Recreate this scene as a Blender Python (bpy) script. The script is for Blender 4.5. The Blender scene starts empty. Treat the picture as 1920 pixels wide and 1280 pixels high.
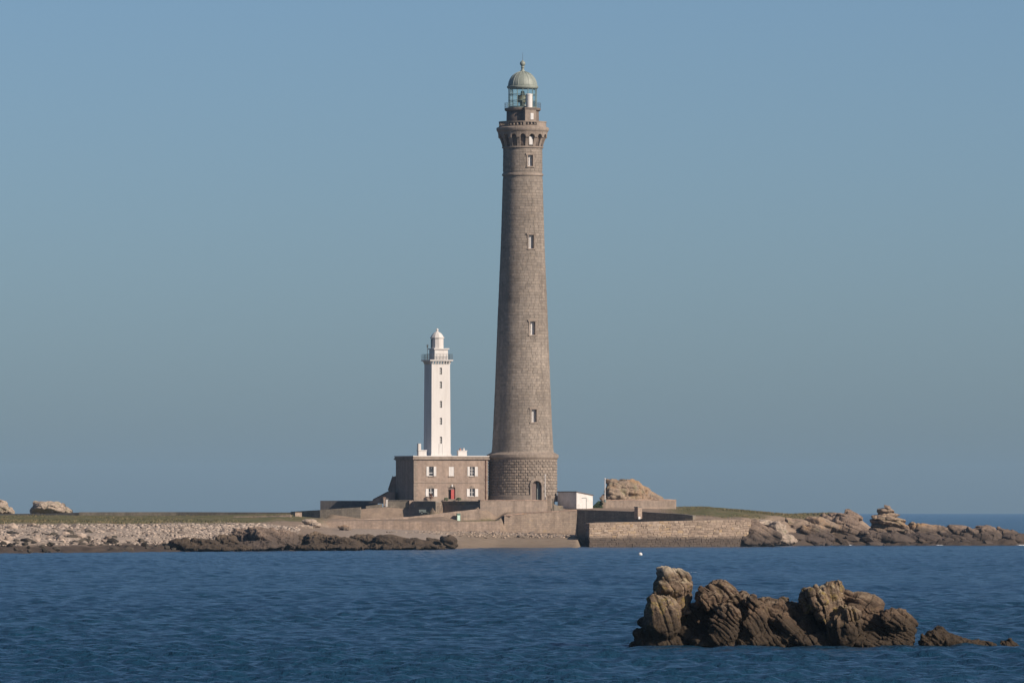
import bpy, bmesh, math, random
import numpy as np
from mathutils import Vector, Matrix

random.seed(7)
R_ = math.radians
scene = bpy.context.scene
C = scene.collection

# ------------------------------------------------------------------ camera
H = 6.64           # eye height above the sea
D0 = 1500.0        # metres from the camera to the tall lighthouse (which stands at Y = 0)
F_PX = 15000.0     # focal length in pixels of a 1920 wide picture
HOR = 955.6        # eye level; the sea ends 14 km out, a little lower
cam_d = bpy.data.cameras.new('camera')
cam = bpy.data.objects.new('camera', cam_d); C.objects.link(cam)
cam.location = (0, -D0, H)
cam.rotation_euler = (R_(90), 0, 0)
cam_d.sensor_width = 36.0
cam_d.lens = 36.0 * F_PX / 1920.0
cam_d.shift_y = (HOR - 640.0) / 1920.0
cam_d.clip_start = 5.0
cam_d.clip_end = 200000.0
scene.camera = cam

# ------------------------------------------------------------------ sky and sun
SUN_AZ, SUN_EL = 54.0, 30.0      # degrees to the right of the direction back to the camera; elevation
sd = Vector((math.sin(R_(SUN_AZ)) * math.cos(R_(SUN_EL)), -math.cos(R_(SUN_AZ)) * math.cos(R_(SUN_EL)), math.sin(R_(SUN_EL))))
world = bpy.data.worlds.new('World'); scene.world = world; world.use_nodes = True
wn = world.node_tree; wn.nodes.clear()
w_out = wn.nodes.new('ShaderNodeOutputWorld'); w_bg = wn.nodes.new('ShaderNodeBackground'); w_sky = wn.nodes.new('ShaderNodeTexSky')
w_sky.sky_type = 'NISHITA'; w_sky.sun_disc = False
w_sky.sun_elevation = R_(SUN_EL); w_sky.sun_rotation = math.atan2(sd.x, sd.y)
w_sky.altitude = 0.0; w_sky.air_density = 0.62; w_sky.dust_density = 1.0; w_sky.ozone_density = 6.0
w_bg.inputs['Strength'].default_value = 0.074
w_tint = wn.nodes.new('ShaderNodeMix'); w_tint.data_type = 'RGBA'; w_tint.blend_type = 'MULTIPLY'; w_tint.inputs[0].default_value = 1.0
w_tint.inputs[7].default_value = (1.045, 1.02, 0.94, 1)      # white balance of the photograph
wn.links.new(w_sky.outputs[0], w_tint.inputs[6]); wn.links.new(w_tint.outputs[2], w_bg.inputs['Color'])
wn.links.new(w_bg.outputs[0], w_out.inputs[0])
sun_d = bpy.data.lights.new('sun', 'SUN'); sun_d.energy = 4.5; sun_d.angle = R_(0.53); sun_d.color = (1.0, 0.86, 0.72)
sun = bpy.data.objects.new('sun', sun_d); C.objects.link(sun)
sun.rotation_euler = sd.to_track_quat('Z', 'Y').to_euler(); sun.location = (200, -200, 200)
vs = scene.view_settings
vs.view_transform = 'Standard'; vs.look = 'None'; vs.gamma = 1.0; vs.use_curve_mapping = False; vs.exposure = 0.30

# ------------------------------------------------------------------ helpers
def sc_(Y): return (D0 + Y) / F_PX
def WX(px, Y=0.0): return (px - 960.0) * sc_(Y)
def WZ(py, Y=0.0): return H + (HOR - py) * sc_(Y)

ORG = {}
def tag(o, label=None, cat=None, group=None, kind=None):
    if label: o['label'] = label
    if cat: o['category'] = cat
    if group: o['group'] = group
    if kind: o['kind'] = kind
    return o
def thing(name, loc, label, cat, group=None):
    o = bpy.data.objects.new(name, None); C.objects.link(o); o.location = loc
    o.empty_display_size = 0.5
    ORG[o] = Vector(loc)
    return tag(o, label, cat, group)
def link_mesh(name, me, parent=None, org=None):
    """me has WORLD coordinates; they are moved into the parent's frame (or round org)."""
    o = bpy.data.objects.new(name, me); C.objects.link(o)
    base = ORG[parent] if parent is not None else (Vector(org) if org is not None else Vector((0, 0, 0)))
    me.transform(Matrix.Translation(-base))
    if parent is not None: o.parent = parent
    else: o.location = base
    ORG[o] = base.copy()
    return o

class Frame:
    """wall frame: u along the wall, z up, d outwards"""
    def __init__(s, o, az):
        s.o = Vector((o[0], o[1], 0)); a = R_(az)
        s.n = Vector((math.sin(a), -math.cos(a), 0)); s.t = Vector((math.cos(a), math.sin(a), 0))
    def p(s, u, z, d=0.0): return s.o + s.t * u + s.n * d + Vector((0, 0, z))

class MB:
    def __init__(s): s.v = []; s.f = []
    def add(s, vs, fs):
        b = len(s.v); s.v += [tuple(x) for x in vs]; s.f += [tuple(b + i for i in f) for f in fs]; return s
    def hexa(s, p):   # 8 points: bottom 4 ccw, top 4
        return s.add(p, [(3, 2, 1, 0), (4, 5, 6, 7), (0, 1, 5, 4), (1, 2, 6, 5), (2, 3, 7, 6), (3, 0, 4, 7)])
    def box(s, x0, x1, y0, y1, z0, z1):
        return s.hexa([(x0, y0, z0), (x1, y0, z0), (x1, y1, z0), (x0, y1, z0), (x0, y0, z1), (x1, y0, z1), (x1, y1, z1), (x0, y1, z1)])
    def fbox(s, F, u0, u1, z0, z1, d0, d1):
        return s.hexa([F.p(u0, z0, d1), F.p(u1, z0, d1), F.p(u1, z0, d0), F.p(u0, z0, d0), F.p(u0, z1, d1), F.p(u1, z1, d1), F.p(u1, z1, d0), F.p(u0, z1, d0)])
    def quad(s, a, b, c, d): return s.add([a, b, c, d], [(0, 1, 2, 3)])
    def lathe(s, c, prof, n=64, a0=0.0, a1=2 * math.pi, cap=True):
        full = abs(a1 - a0 - 2 * math.pi) < 1e-6
        m = n if full else n + 1
        vs = []
        for r, z in prof:
            for i in range(m):
                a = a0 + (a1 - a0) * i / n
                vs.append((c[0] + r * math.cos(a), c[1] + r * math.sin(a), z))
        fs = []
        for k in range(len(prof) - 1):
            for i in range(n):
                j = (i + 1) % m if full else i + 1
                fs.append((k * m + i, k * m + j, (k + 1) * m + j, (k + 1) * m + i))
        if cap and full:
            fs.append(tuple(range(m - 1, -1, -1))); fs.append(tuple(range((len(prof) - 1) * m, len(prof) * m)))
        return s.add(vs, fs)
    def tube(s, a, b, r, n=6, r2=None):
        a = Vector(a); b = Vector(b); r2 = r if r2 is None else r2
        w = (b - a).normalized(); u = w.orthogonal().normalized(); v = w.cross(u)
        vs = [a + (u * math.cos(2 * math.pi * i / n) + v * math.sin(2 * math.pi * i / n)) * r for i in range(n)]
        vs += [b + (u * math.cos(2 * math.pi * i / n) + v * math.sin(2 * math.pi * i / n)) * r2 for i in range(n)]
        fs = [(i, (i + 1) % n, n + (i + 1) % n, n + i) for i in range(n)] + [tuple(range(n - 1, -1, -1)), tuple(range(n, 2 * n))]
        return s.add(vs, fs)
    def ring(s, c, r, z, tr, n=48, m=6):
        vs, fs = [], []
        for i in range(n):
            a = 2 * math.pi * i / n
            for j in range(m):
                b = 2 * math.pi * j / m
                vs.append((c[0] + (r + tr * math.cos(b)) * math.cos(a), c[1] + (r + tr * math.cos(b)) * math.sin(a), z + tr * math.sin(b)))
        for i in range(n):
            for j in range(m):
                fs.append((i * m + j, ((i + 1) % n) * m + j, ((i + 1) % n) * m + (j + 1) % m, i * m + (j + 1) % m))
        return s.add(vs, fs)
    def prism(s, front, back):   # two matching polygons
        n = len(front)
        return s.add(list(front) + list(back), [tuple(range(n)), tuple(range(2 * n - 1, n - 1, -1))] + [(i, n + i, n + (i + 1) % n, (i + 1) % n) for i in range(n)])
    def mesh(s, name, mat, smooth=False):
        me = bpy.data.meshes.new(name); me.from_pydata(s.v, [], s.f); me.validate()
        bm = bmesh.new(); bm.from_mesh(me); bmesh.ops.recalc_face_normals(bm, faces=bm.faces); bm.to_mesh(me); bm.free()
        if mat: me.materials.append(mat)
        if smooth: me.polygons.foreach_set('use_smooth', [True] * len(me.polygons))
        return me
    def build(s, name, mat, parent=None, org=None, smooth=False):
        return link_mesh(name, s.mesh(name, mat, smooth), parent, org)

# ------------------------------------------------------------------ numpy noise
def _h(ix, iy, iz, seed):
    x = (ix.astype(np.int64) * 374761393 + iy.astype(np.int64) * 668265263 + iz.astype(np.int64) * 2147483647 + seed * 974634777) & 0xFFFFFFFF
    x = ((x ^ (x >> 13)) * 1274126177) & 0xFFFFFFFF
    x = ((x ^ (x >> 16)) * 2246822519) & 0xFFFFFFFF
    return ((x ^ (x >> 15)) & 0xFFFFFF) / float(0xFFFFFF)
def vnoise(p, seed=0):
    i = np.floor(p).astype(np.int64); f = p - i; f = f * f * (3 - 2 * f)
    o = 0
    for dx in (0, 1):
        for dy in (0, 1):
            for dz in (0, 1):
                w = (f[:, 0] if dx else 1 - f[:, 0]) * (f[:, 1] if dy else 1 - f[:, 1]) * (f[:, 2] if dz else 1 - f[:, 2])
                o = o + w * _h(i[:, 0] + dx, i[:, 1] + dy, i[:, 2] + dz, seed)
    return o * 2 - 1
def fbm(p, octv=4, seed=0, gain=0.5):
    a, o, t = 1.0, 0, 0
    for k in range(octv):
        o = o + a * vnoise(p * (2.0 ** k) + 13.7 * k, seed + k); t += a; a *= gain
    return o / t
def worley(p, seed=0):
    i = np.floor(p).astype(np.int64)
    f1 = np.full(len(p), 9.0); f2 = np.full(len(p), 9.0); cid = np.zeros(len(p))
    for dx in (-1, 0, 1):
        for dy in (-1, 0, 1):
            for dz in (-1, 0, 1):
                c = i + np.array([dx, dy, dz])
                q = np.stack([c[:, k] + _h(c[:, 0], c[:, 1], c[:, 2], seed + 11 * k) for k in range(3)], 1)
                d = np.sqrt(((p - q) ** 2).sum(1))
                r = _h(c[:, 0], c[:, 1], c[:, 2], seed + 77)
                nearer = d < f1
                f2 = np.where(nearer, f1, np.minimum(f2, d)); cid = np.where(nearer, r, cid); f1 = np.where(nearer, d, f1)
    return f1, f2, cid

# ------------------------------------------------------------------ materials
class NT:
    def __init__(s, name):
        s.m = bpy.data.materials.new(name); s.m.use_nodes = True; s.t = s.m.node_tree
        s.b = s.t.nodes['Principled BSDF']; s.out = s.t.nodes['Material Output']
    def n(s, typ, **kw):
        x = s.t.nodes.new('ShaderNode' + typ)
        for k, v in kw.items():
            if k in x.inputs: x.inputs[k].default_value = v
            else: setattr(x, k, v)
        return x
    def l(s, a, b): s.t.links.new(a, b)
    def pos(s):
        if not hasattr(s, '_g'): s._g = s.n('NewGeometry')
        return s._g.outputs['Position']
    def noise(s, scale, detail=4.0, rough=0.55, vec=None, stretch=None):
        x = s.n('TexNoise'); x.inputs['Scale'].default_value = scale; x.inputs['Detail'].default_value = detail; x.inputs['Roughness'].default_value = rough
        v = vec or s.pos()
        if stretch:
            mp = s.n('Mapping'); mp.inputs['Scale'].default_value = stretch; s.l(v, mp.inputs[0]); v = mp.outputs[0]
        s.l(v, x.inputs['Vector']); return x.outputs['Fac']
    def ramp(s, fac, stops, interp='LINEAR'):
        r = s.n('ValToRGB'); cr = r.color_ramp; cr.interpolation = interp
        while len(cr.elements) < len(stops): cr.elements.new(0.5)
        for e, (p, c) in zip(cr.elements, stops):
            e.position = p; e.color = (c[0], c[1], c[2], 1) if not isinstance(c, (int, float)) else (c, c, c, 1)
        s.l(fac, r.inputs[0]); return r.outputs[0]
    def mix(s, fac, a, b, typ='MIX'):
        x = s.n('Mix', data_type='RGBA', blend_type=typ)
        for sock, val in ((x.inputs[0], fac), (x.inputs[6], a), (x.inputs[7], b)):
            if hasattr(val, 'is_output'): s.l(val, sock)
            elif isinstance(val, (int, float)): sock.default_value = val
            else: sock.default_value = (val[0], val[1], val[2], 1)
        return x.outputs[2]
    def math(s, op, a, b=None):
        x = s.n('Math', operation=op)
        for sock, val in ((x.inputs[0], a), (x.inputs[1], b)):
            if val is None: continue
            if hasattr(val, 'is_output'): s.l(val, sock)
            else: sock.default_value = val
        return x.outputs[0]
    def bump(s, h, strength=0.3, dist=0.1):
        x = s.n('Bump'); x.inputs['Strength'].default_value = strength; x.inputs['Distance'].default_value = dist
        s.l(h, x.inputs['Height']); s.l(x.outputs[0], s.b.inputs['Normal']); return x
    def col(s, c):
        if hasattr(c, 'is_output'): s.l(c, s.b.inputs['Base Color'])
        else: s.b.inputs['Base Color'].default_value = (c[0], c[1], c[2], 1)
    def rough(s, r): s.b.inputs['Roughness'].default_value = r
    def z(s):
        x = s.n('SeparateXYZ'); s.l(s.pos(), x.inputs[0]); return x.outputs[2]

def plain(name, c, rough=0.7, var=0.12, scale=1.5, metallic=0.0):
    t = NT(name)
    f = t.noise(scale, 4)
    t.col(t.ramp(f, [(0.3, [x * (1 - var) for x in c]), (0.7, [min(1, x * (1 + var)) for x in c])]))
    t.rough(rough); t.b.inputs['Metallic'].default_value = metallic
    return t.m

def stone(name, c, c2, island=False, objrand=False, rough=0.9, big=0.08, fine=2.0, bump=0.4, streak=True, amt=0.22, lichen=None):
    """granite: large blotches, fine grain, random tone for each block, faint rain streaks"""
    t = NT(name)
    a = t.ramp(t.noise(big, 5, 0.6), [(0.35, c2), (0.65, c)])
    b = t.ramp(t.noise(fine, 5, 0.7), [(0.25, 0.72), (0.75, 1.18)])
    colr = t.mix(1.0, a, b, 'MULTIPLY')
    if streak:
        st = t.ramp(t.noise(1.0, 3, 0.6, stretch=(1.2, 1.2, 0.06)), [(0.32, 0.80), (0.7, 1.10)])
        colr = t.mix(1.0, colr, st, 'MULTIPLY')
    if island or objrand:
        r = (t._g.outputs['Random Per Island'] if island else t.n('ObjectInfo').outputs['Random'])
        v = t.ramp(r, [(0.0, [1 - amt * 1.6] * 3), (0.25, [1 - amt * 0.5] * 3), (0.8, [1 + amt * 0.5] * 3), (1.0, (1 + amt * 1.3, 1 + amt * 1.1, 1 + amt * 0.9))])
        colr = t.mix(1.0, colr, v, 'MULTIPLY')
    if lichen:
        lf = t.ramp(t.noise(0.45, 6, 0.7), [(0.58, 0.0), (0.68, 0.7)])
        colr = t.mix(lf, colr, lichen)
    t.col(colr); t.rough(rough)
    t.b.inputs['Specular IOR Level'].default_value = 0.2
    t.bump(t.noise(fine * 2.5, 6, 0.7), bump, 0.06)
    return t.m

M = {}
M['shaft'] = stone('granite_shaft', (0.305, 0.26, 0.218), (0.232, 0.195, 0.162), island=True, big=0.16, amt=0.10)
M['mortar'] = stone('granite_mortar', (0.27, 0.228, 0.19), (0.21, 0.176, 0.146))
M['drum'] = stone('granite_drum', (0.30, 0.25, 0.205), (0.24, 0.195, 0.16), objrand=True, amt=0.16)
M['drum_i'] = stone('granite_drum_far', (0.30, 0.25, 0.205), (0.24, 0.195, 0.16), island=True, amt=0.16)
M['trim'] = stone('granite_trim', (0.31, 0.255, 0.21), (0.24, 0.195, 0.16), big=0.3)
M['dark_trim'] = stone('granite_dark_trim', (0.19, 0.15, 0.125), (0.15, 0.12, 0.10), big=0.3)
M['house'] = stone('house_granite', (0.33, 0.255, 0.205), (0.285, 0.22, 0.18), big=0.25, fine=1.6)
M['white'] = plain('white_paint', (0.60, 0.575, 0.55), 0.6, 0.04, 0.6)
t = NT('white_limewash')
c_ = t.ramp(t.noise(0.5, 5, 0.65, stretch=(1.3, 1.3, 0.18)), [(0.25, (0.46, 0.43, 0.40)), (0.5, (0.575, 0.55, 0.525)), (0.8, (0.62, 0.595, 0.57))])
c_ = t.mix(t.ramp(t.noise(1.0, 5, 0.7, stretch=(2.2, 2.2, 0.10)), [(0.58, 0.0), (0.75, 0.45)]), c_, (0.40, 0.32, 0.25))
t.col(c_); t.rough(0.75); t.bump(t.noise(5, 4), 0.2, 0.03); M['white_wall'] = t.m
M['glass_dark'] = plain('dark_window', (0.025, 0.028, 0.035), 0.25, 0.2)
M['curtain'] = plain('curtained_pane', (0.55, 0.54, 0.52), 0.4, 0.08, 3)
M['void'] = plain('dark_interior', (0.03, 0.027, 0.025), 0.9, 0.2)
M['red'] = plain('red_door_paint', (0.36, 0.055, 0.045), 0.6, 0.15, 2)
M['brown_door'] = plain('brown_door_wood', (0.13, 0.095, 0.08), 0.7, 0.2, 3)
M['rust'] = plain('rusty_pipe', (0.20, 0.09, 0.06), 0.8, 0.25, 4)
M['iron'] = plain('dark_iron', (0.05, 0.05, 0.05), 0.6, 0.2, 5)
t = NT('verdigris_dome')
c_ = t.ramp(t.noise(1.3, 5, 0.65, stretch=(1, 1, 0.4)), [(0.3, (0.18, 0.205, 0.175)), (0.6, (0.255, 0.28, 0.24)), (0.8, (0.31, 0.315, 0.265))])
t.col(c_); t.rough(0.55); t.b.inputs['Metallic'].default_value = 0.0; M['copper'] = t.m
M['lens'] = plain('lens_glass', (0.30, 0.36, 0.34), 0.2, 0.15, 3)
M['mullion'] = plain('green_bronze_bar', (0.16, 0.21, 0.19), 0.5, 0.15, 3)
M['brass'] = plain('lens_brass', (0.28, 0.22, 0.12), 0.35, 0.1, 3)
M['gravel'] = plain('terrace_gravel', (0.28, 0.24, 0.20), 0.95, 0.25, 2.0)
M['mint'] = plain('mint_paint', (0.50, 0.66, 0.56), 0.5, 0.08, 2)
M['green_dark'] = plain('dark_green_paint_and_shade', (0.07, 0.16, 0.11), 0.5, 0.15, 2)
M['cart'] = plain('grey_green_metal', (0.16, 0.19, 0.18), 0.6, 0.2, 3)
M['tyre'] = plain('rubber', (0.02, 0.02, 0.02), 0.9, 0.2, 3)
M['leaf'] = plain('leaf', (0.045, 0.075, 0.028), 0.7, 0.4, 6)
M['petal'] = plain('pale_flower', (0.55, 0.50, 0.35), 0.7, 0.2, 6)
M['roof_and_wall_shade'] = plain('slate_roof_and_wall_shade', (0.11, 0.10, 0.095), 0.8, 0.2, 2)  # slate tone; on two walls it stands in for shade
M['terracotta'] = plain('terracotta', (0.38, 0.17, 0.11), 0.8, 0.2, 4)

def glass_mat():
    t = NT('lantern_glass')
    tr = t.n('BsdfTransparent'); tr.inputs[0].default_value = (0.93, 0.97, 0.93, 1)
    gl = t.n('BsdfGlossy'); gl.inputs['Roughness'].default_value = 0.05
    fr = t.n('Fresnel'); fr.inputs[0].default_value = 1.45
    mx = t.n('MixShader'); t.l(t.math('MULTIPLY', fr.outputs[0], 0.8), mx.inputs[0]); t.l(tr.outputs[0], mx.inputs[1]); t.l(gl.outputs[0], mx.inputs[2])
    t.l(mx.outputs[0], t.out.inputs[0]); return t.m
M['glass'] = glass_mat()

def wallmat(name, c, c2, bw=0.8, bh=0.35, lich=(0.36, 0.25, 0.08), lich_amt=0.5, joint=0.75):
    """rubble/ashlar retaining wall seen from far away: courses in colour and fine relief"""
    t = NT(name)
    g = t.pos(); sx = t.n('SeparateXYZ'); t.l(g, sx.inputs[0])
    cx = t.n('CombineXYZ'); t.l(t.math('ADD', sx.outputs[0], t.math('MULTIPLY', sx.outputs[1], 0.6)), cx.inputs[0]); t.l(sx.outputs[2], cx.inputs[1])
    br = t.n('TexBrick'); t.l(cx.outputs[0], br.inputs['Vector'])
    br.inputs['Scale'].default_value = 1.0; br.inputs['Brick Width'].default_value = bw; br.inputs['Row Height'].default_value = bh
    br.inputs['Mortar Size'].default_value = 0.03; br.inputs['Mortar Smooth'].default_value = 0.4
    br.inputs['Color1'].default_value = (1.1, 1.08, 1.05, 1); br.inputs['Color2'].default_value = (0.86, 0.86, 0.86, 1); br.inputs['Mortar'].default_value = (joint, joint, joint, 1)
    a = t.ramp(t.noise(0.18, 6, 0.65), [(0.32, c2), (0.66, c)])
    colr = t.mix(1.0, a, br.outputs[0], 'MULTIPLY')
    colr = t.mix(1.0, colr, t.ramp(t.noise(2.2, 5, 0.7), [(0.25, 0.75), (0.75, 1.2)]), 'MULTIPLY')
    colr = t.mix(1.0, colr, t.ramp(t.noise(0.8, 4, 0.65, stretch=(1.4, 1.0, 0.12)), [(0.3, 0.72), (0.65, 1.1)]), 'MULTIPLY')
    lf = t.ramp(t.noise(0.33, 6, 0.75), [(0.6, 0.0), (0.75, lich_amt)])
    colr = t.mix(lf, colr, lich)
    t.col(colr); t.rough(0.92); t.b.inputs['Specular IOR Level'].default_value = 0.15
    h = t.mix(0.5, br.outputs['Fac'], t.noise(3.5, 6, 0.7)); t.bump(h, 0.35, -0.05)
    return t.m
M['wall'] = wallmat('retaining_wall', (0.33, 0.265, 0.21), (0.26, 0.205, 0.165))
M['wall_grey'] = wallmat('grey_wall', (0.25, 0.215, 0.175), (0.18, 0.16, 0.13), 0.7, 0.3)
M['wall_smooth'] = wallmat('rendered_wall', (0.30, 0.24, 0.195), (0.25, 0.20, 0.165), 2.2, 0.9, lich_amt=0.3, joint=0.9)
M['wall_pink'] = wallmat('ramp_wall', (0.37, 0.29, 0.235), (0.31, 0.24, 0.19), 0.9, 0.4, joint=0.85)

def rockmat(name, c, c2, wet_z=1.3, wet=(0.065, 0.05, 0.042), top=None, top_z=99, lich=None, lich_amt=0.6, sc=1.0, dip=35, orange=None, cap=None):
    t = NT(name)
    mp = t.n('Mapping'); mp.inputs['Rotation'].default_value = (0, R_(dip), 0); mp.inputs['Scale'].default_value = (0.35, 0.6, 1.4)
    t.l(t.pos(), mp.inputs[0]); v = mp.outputs[0]
    a = t.ramp(t.noise(0.7 * sc, 7, 0.7, vec=v), [(0.3, c2), (0.68, c)])
    a = t.mix(1.0, a, t.ramp(t.noise(3.5 * sc, 6, 0.75), [(0.25, 0.62), (0.75, 1.3)]), 'MULTIPLY')
    vo = t.n('TexVoronoi', feature='DISTANCE_TO_EDGE'); vo.inputs['Scale'].default_value = 1.6 * sc; t.l(v, vo.inputs['Vector'])
    cr = t.ramp(vo.outputs['Distance'], [(0.0, 0.55), (0.05, 1.0)])
    a = t.mix(1.0, a, cr, 'MULTIPLY')
    if orange:
        a = t.mix(t.ramp(t.noise(0.35 * sc, 5, 0.7), [(0.5, 0.0), (0.7, 0.75)]), a, orange)
    if lich:
        a = t.mix(t.ramp(t.noise(1.1 * sc, 7, 0.75), [(0.52, 0.0), (0.68, lich_amt)]), a, lich)
    if top:
        zz = t.math('ADD', t.z(), t.math('MULTIPLY', t.noise(1.2 * sc, 5, 0.7), 1.6 / sc))
        m = t.ramp(t.math('DIVIDE', t.math('SUBTRACT', zz, top_z), 1.0 / sc), [(0.0, 0.0), (1.0, 0.8)])
        a = t.mix(m, a, top)
    if cap:      # lichen and guano settle on the upward faces
        sx = t.n('SeparateXYZ'); t.l(t._g.outputs['True Normal'], sx.inputs[0])
        cm = t.math('MULTIPLY', t.ramp(sx.outputs[2], [(0.35, 0.0), (0.75, 1.0)]), t.ramp(t.noise(1.4 * sc, 6, 0.75), [(0.42, 0.0), (0.62, 0.85)]))
        cm = t.math('MULTIPLY', cm, t.ramp(t.math('DIVIDE', t.z(), 5.0), [(0.22, 0.0), (0.55, 1.0)]))
        a = t.mix(cm, a, cap)
    zz = t.math('SUBTRACT', t.z(), t.math('MULTIPLY', t.noise(0.5 * sc, 5, 0.7), 1.3 * wet_z))
    m = t.ramp(t.math('DIVIDE', zz, wet_z), [(0.0, 1.0), (0.55, 0.0)])
    wc = t.mix(t.noise(0.8 * sc, 4), wet, [x * 1.9 for x in wet])
    a = t.mix(m, a, wc)
    t.col(a); t.rough(0.88); t.b.inputs['Specular IOR Level'].default_value = 0.2
    t.bump(t.noise(5.0 * sc, 7, 0.75), 0.5, 0.10 / sc)
    return t.m
M['rock'] = rockmat('island_granite', (0.32, 0.24, 0.175), (0.18, 0.135, 0.105), 3.4, wet=(0.056, 0.043, 0.036), sc=0.6, lich=(0.20, 0.20, 0.11), orange=(0.36, 0.22, 0.11))
M['rock_dark'] = rockmat('seaweed_granite', (0.25, 0.18, 0.122), (0.105, 0.078, 0.055), 2.8, wet=(0.043, 0.032, 0.023), sc=0.6)
M['rock_red'] = rockmat('brown_granite', (0.27, 0.20, 0.15), (0.165, 0.122, 0.095), 3.2, wet=(0.056, 0.043, 0.035), sc=0.6)
M['rock_pale'] = rockmat('pale_granite', (0.42, 0.34, 0.27), (0.28, 0.22, 0.175), 0.7, sc=0.6, lich=(0.25, 0.25, 0.16))
M['rock_near'] = rockmat('near_granite', (0.140, 0.092, 0.060), (0.033, 0.025, 0.020), 1.5, wet=(0.030, 0.022, 0.015), sc=1.6, dip=45, lich=(0.15, 0.12, 0.06), lich_amt=0.5, cap=(0.27, 0.215, 0.15))
M['rock_near_top'] = rockmat('near_granite_lichen', (0.195, 0.136, 0.092), (0.05, 0.038, 0.029), 1.5, wet=(0.030, 0.022, 0.015), sc=1.6, dip=45, lich=(0.25, 0.185, 0.045), lich_amt=0.85, top=(0.38, 0.33, 0.26), top_z=3.9, cap=(0.36, 0.30, 0.21))

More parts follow.
